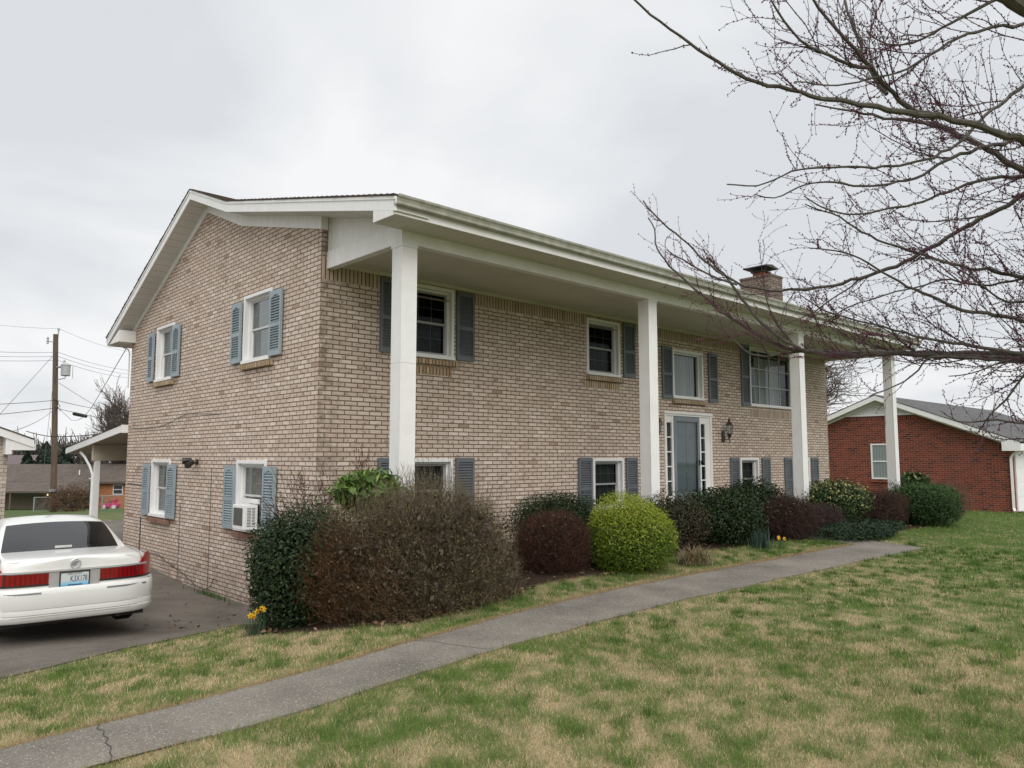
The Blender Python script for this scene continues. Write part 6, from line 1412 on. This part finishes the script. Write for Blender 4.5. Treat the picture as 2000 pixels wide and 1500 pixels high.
for li, L in enumerate(LIMBS):
    pts = [Vector(p[:3]) for p in L]; rad = [p[3] * (.86 + .20 * min(1, p[3] / .014)) for p in L]
    if pts[0].x > -1.15:                     # runs out of the picture: carry on to the trunk
        zt = min(1.9, max(-.1, pts[0].z - .22)); 
        for (a, c) in zip(tr_pts[:-1], tr_pts[1:]):
            if a.z <= zt <= c.z: q = a.lerp(c, (zt - a.z) / (c.z - a.z))
        mid = pts[0].lerp(q, .5) + Vector((0, 0, .03)); pts = [q, mid] + pts; rad = [rad[0] * 1.5, rad[0] * 1.2] + rad
    # smooth and roughen
    P = np.array([tuple(p) for p in pts]); seg = np.linalg.norm(np.diff(P, axis=0), axis=1); s = np.r_[0, np.cumsum(seg)]
    ns = max(8, int(s[-1] / .05)); t = np.linspace(0, s[-1], ns); Q = np.stack([np.interp(t, s, P[:, i]) for i in range(3)], 1); rr = np.interp(t, s, rad)
    for _ in range(2): Q[1:-1] = Q[1:-1] * .5 + (Q[:-2] + Q[2:]) * .25
    Q[1:-1] += rng.normal(size=(ns - 2, 3)) * np.minimum(.004, rr[1:-1, None] * .45)
    b = MB(); b.tube([tuple(p) for p in Q], list(rr * (1 + rng.normal(size=ns) * .05)), 8 if rr[0] > .008 else 6); b.build("branch", M['bark'], tree, smooth=True)
    # branchlets on the inner part of the limb, bearing twigs in their turn
    k = int(t[-1] * 1.8); u = rng.uniform(.05, .62, k) * (ns - 2); i0 = u.astype(int); tan = Q[np.minimum(i0 + 2, ns - 1)] - Q[np.maximum(i0 - 1, 0)]; tan /= np.linalg.norm(tan, axis=1, keepdims=True)
    side = rng.normal(size=(k, 3)); side -= tan * (side * tan).sum(1, keepdims=True); side /= np.linalg.norm(side, axis=1, keepdims=True); dr = tan * .9 + side * rng.uniform(.3, .8, (k, 1)) + np.array([0, 0, .15]); dr /= np.linalg.norm(dr, axis=1, keepdims=True)
    BL.append((Q[i0], dr, rng.uniform(.30, .85, k), np.minimum(rr[i0] * .6, rng.uniform(.0028, .0048, k))))
    # twig starts
    L_in = t[-1]; k = int(L_in * 10) + 3
    u = rng.uniform(.04, 1.0, k) * (ns - 2); i0 = u.astype(int); base = Q[i0] + (Q[i0 + 1] - Q[i0]) * (u - i0)[:, None]
    tan = Q[np.minimum(i0 + 2, ns - 1)] - Q[np.maximum(i0 - 1, 0)]; tan /= np.linalg.norm(tan, axis=1, keepdims=True)
    side = rng.normal(size=(k, 3)); side -= tan * (side * tan).sum(1, keepdims=True); side /= np.linalg.norm(side, axis=1, keepdims=True)
    dr = tan * rng.uniform(.55, 1.2, (k, 1)) + side * rng.uniform(.35, .85, (k, 1)) + np.array([0, 0, .30])
    ST.append(base); SD.append(dr / np.linalg.norm(dr, axis=1, keepdims=True)); SL.append(rng.uniform(.07, .50, k) ** 1.0 * (.6 + .6 * (1 - u / ns))); SR.append(np.minimum(np.interp(u, np.arange(ns), rr) * .5, rng.uniform(.0016, .0032, k)))
S_ = np.concatenate(ST); D_ = np.concatenate(SD); L_ = np.concatenate(SL); R_ = np.concatenate(SR)
e0, e1, f0, f1, _b, ed_ = grow_twigs(rng, *[np.concatenate([x_[i] for x_ in BL]) for i in range(4)], segn=10, wob=.12, lift=.10)
k = rng.integers(0, len(e0), 700); dd = ed_[k] + rng.normal(size=(700, 3)) * .6; dd /= np.linalg.norm(dd, axis=1, keepdims=True)
S_ = np.r_[S_, e1[k]]; D_ = np.r_[D_, dd]; L_ = np.r_[L_, rng.uniform(.06, .30, 700)]; R_ = np.r_[R_, np.minimum(f1[k] * .7, rng.uniform(.0014, .0026, 700))]
a0, a1, q0, q1, bud, bd_ = grow_twigs(rng, S_, D_, L_, R_)
# second order twigs
k = rng.integers(0, len(a0), 1300); sd2 = bd_[k] + rng.normal(size=(len(k), 3)) * .75; sd2 /= np.linalg.norm(sd2, axis=1, keepdims=True)
c0, c1, p0, p1, bud2, _ = grow_twigs(rng, a1[k], sd2, rng.uniform(.04, .24, len(k)), np.minimum(q1[k] * .8, .0016), 4)
A0 = np.r_[a0, c0, e0]; A1 = np.r_[a1, c1, e1]; r0 = np.maximum(np.r_[q0, p0, f0], .0011); r1 = np.maximum(np.r_[q1, p1, f1], .0009)
V, F = segs(A0, A1, r0, r1, 4); tw = np_mesh("twigs", V, F, M['twig'], tree, np.tile([[.085, .060, .060]], (len(V), 1)))
# flower buds: small clusters on the twigs and straight out of the older wood
BP = [bud, bud2[rng.uniform(size=len(bud2)) < .8], (a0 * .5 + a1 * .5)[::2], e1, (e0 + e1) * .5]
old = []
for L in LIMBS:
    P = np.array([p[:3] for p in L]); rr = np.array([p[3] for p in L])
    for i in range(len(P) - 1):
        n = int(np.linalg.norm(P[i + 1] - P[i]) * 16); tt = rng.uniform(size=(n, 1)); o_ = rng.normal(size=(n, 3)); o_ /= np.linalg.norm(o_, axis=1, keepdims=True) if n else 1
        old.append(P[i] + (P[i + 1] - P[i]) * tt + o_ * (rr[i] + .002))
BP.append(np.concatenate(old)); BP = np.concatenate(BP)
nb = len(BP); cl = np.repeat(BP, 2, 0) + rng.normal(size=(2 * nb, 3)) * .0032; sz = rng.uniform(.0018, .0044, 2 * nb)
OCT = np.array([(1, 0, 0), (0, 1, 0), (-1, 0, 0), (0, -1, 0), (0, 0, 1.35), (0, 0, -1.1)]); OF = np.array([(0, 1, 4), (1, 2, 4), (2, 3, 4), (3, 0, 4), (1, 0, 5), (2, 1, 5), (3, 2, 5), (0, 3, 5)])
V = (cl[:, None, :] + OCT[None] * sz[:, None, None]).reshape(-1, 3); F = (OF[None] + (np.arange(2 * nb) * 6)[:, None, None]).reshape(-1, 3)
near_house = np.clip((cl[:, 1] + 8.2) / 1.4, 0, 1)[:, None]
bc = np.array([.15, .034, .072]) * (1 - near_house) + np.array([.22, .035, .075]) * near_house
np_mesh("flower_buds", V, F, M['leaf'], tree, np.repeat(bc * rng.uniform(.6, 1.4, (2 * nb, 1)), 6, 0))

# ------------------------------------------------------------------ bare trees in the distance
def bare_tree(name, label, base, h, spread, seed, ntrunk=1, up=.8, col=(.085, .065, .055), r=.14, lev=4, kids=6, twl=.6, fine=.012, group=None, fork=.12):
    rng = np.random.default_rng(seed); x, y = base; z = g1(x, y) - .1
    t = thing(name, label, "tree", (x, y, z), group)
    P0, P1, r0, r1 = [], [], [], []; tips = []
    def limb(p, d, L, rad, depth):
        st = 5; pts = [p]
        for s in range(st):
            d = d + rng.normal(size=3) * .10 + np.array([0, 0, .07 * up]); d = d / np.linalg.norm(d); q = p + d * L / st
            P0.append(p); P1.append(q); r0.append(max(fine, rad * (1 - s / st * .55))); r1.append(max(fine * .7, rad * (1 - (s + 1) / st * .55))); p = q; pts.append((p, d))
        if depth >= lev: return
        for c in range(kids if depth else kids + 3):
            k = int(rng.integers(2 if depth == 0 else 1, st + 1)); q, dd = pts[k]
            s_ = rng.normal(size=3); s_[2] *= .4; s_ -= dd * s_.dot(dd); s_ /= np.linalg.norm(s_)
            nd = dd * rng.uniform(.5, 1.0) * up + s_ * rng.uniform(.35, .9) * spread; nd /= np.linalg.norm(nd)
            limb(q, nd, L * rng.uniform(.42, .72), max(fine, rad * .5), depth + 1)
    for i in range(ntrunk):
        d0 = np.array([rng.normal() * fork, rng.normal() * fork, 1.0]); limb(np.array([x, y, z]), d0 / np.linalg.norm(d0), h * .55, r, 0)
    n1 = ntrunk * 5
    V, F = segs(P0[:5], P1[:5], r0[:5], r1[:5], 8); C = np.array([col]); np_mesh("trunk", V, F, M['twig'], t, np.tile(C, (len(V), 1)))
    V, F = segs(P0[5:], P1[5:], r0[5:], r1[5:], 3); np_mesh("crown", V, F, M['twig'], t, np.tile(C * 1.15, (len(V), 1)))
    return t
bare_tree("pear_tree", "dense upright bare tree behind the left corner of the tan brick house", (18.9, 72.4), 10.6, .78, 51, ntrunk=4, up=1.15, r=.24, lev=4, kids=6, fine=.018, fork=.20, col=(.12, .095, .08))
bare_tree("bare_tree", "wide airy bare tree showing between the house end and the last column", (36.5, 12.5), 12.5, 1.15, 52, ntrunk=2, up=.65, r=.22, lev=4, kids=6, fine=.015, col=(.13, .105, .09), fork=.3)
bare_tree("bare_tree", "bare tree across the street, reflected in the front windows", (16, -34), 13, 1.0, 53, ntrunk=2, up=.8, r=.25, lev=3, kids=6, fine=.03, col=(.08, .065, .055))
bare_tree("bare_tree", "second bare tree across the street, standing further along", (30, -30), 12, 1.0, 54, ntrunk=2, up=.8, r=.25, lev=3, kids=6, fine=.03, col=(.08, .065, .055))
# far tree line
rng = np.random.default_rng(60)
def conifer(label, x, y, h, r, seed):
    g_ = np.random.default_rng(seed); z = g1(x, y); t = thing("evergreen_tree", label, "tree", (x, y, z)); n = 1500
    u = g_.uniform(size=n) ** .8; a = g_.uniform(0, 6.28, n); rr = r * (1 - u) ** .8 * (.55 + .45 * g_.uniform(size=n)) * (1 + .25 * np.sin(a * 3 + u * 20))
    P = np.stack([x + rr * np.cos(a), y + rr * np.sin(a), z + .4 + u * (h - .4)], 1)
    V, F = leaves(P, np.stack([np.cos(a), np.sin(a), .3 + 0 * a], 1) + g_.normal(size=(n, 3)) * .5, .9 * g_.uniform(.5, 1.2, n), g_, .5)
    np_mesh("crown", V, F, M['leaf'], t, np.repeat(np.array([[.022, .038, .026]]) * g_.uniform(.6, 1.4, (n, 1)), 4, 0))
    b = MB(); b.tube([(x, y, z - .2), (x, y, z + h * .8)], [.25, .05], 6); b.build("trunk", M['bark'], t)
conifer("dark evergreen on the horizon just left of the utility pole", 25.3, 139.5, 8.0, 3.0, 61)
conifer("dark evergreen on the horizon just right of the utility pole", 27.8, 137.8, 7.0, 2.6, 62)
conifer("small evergreen on the horizon beside the pale building's eave", 23.0, 141.5, 6.5, 2.2, 63)
n = 9000; a = rng.uniform(-.05, 1.0, n); px = 18 + 90 * a; py = 185 - 62 * a + rng.normal(size=n) * 4
hh = 6.5 + 3.5 * fbm(px * .12, py * 0, 3) + 4 * np.clip(a - .12, 0, 1); pz = gz(px, py) + hh * rng.uniform(size=n) ** .75
P0 = np.stack([px, py, pz], 1); d_ = rng.normal(size=(n, 3)) * .5 + np.array([0, 0, 1]); V, F = segs(P0, P0 + d_ * rng.uniform(.8, 2.4, (n, 1)), np.full(n, .16), np.full(n, .05))
cc = np.array([(.10, .082, .075), (.085, .085, .07), (.12, .09, .08), (.06, .075, .055)])[rng.integers(0, 4, n)]
o = np_mesh("treeline", V, F, M['twig'], None, np.repeat(cc, 6, 0)); tag(o, "grey-brown mass of bare trees along the far horizon", "treeline", kind="stuff")
far = thing("far_building", "long low reddish building far off, left of the evergreens", "building", (24, 146, -5.6))
b = MB(); b.box(17, 27, 146, 154, -5.8, -1.6); b.build("wall", plain("far_red_wall", (.20, .10, .085), .9, .1), far)
b = MB(); b.prism([(145.5, -1.6), (154.5, -1.6), (150, .3)], lambda u, v, t: (t, u, v), 16.5, 27.5); b.build("roof", plain("far_roof", (.14, .11, .11), .9, .1), far)
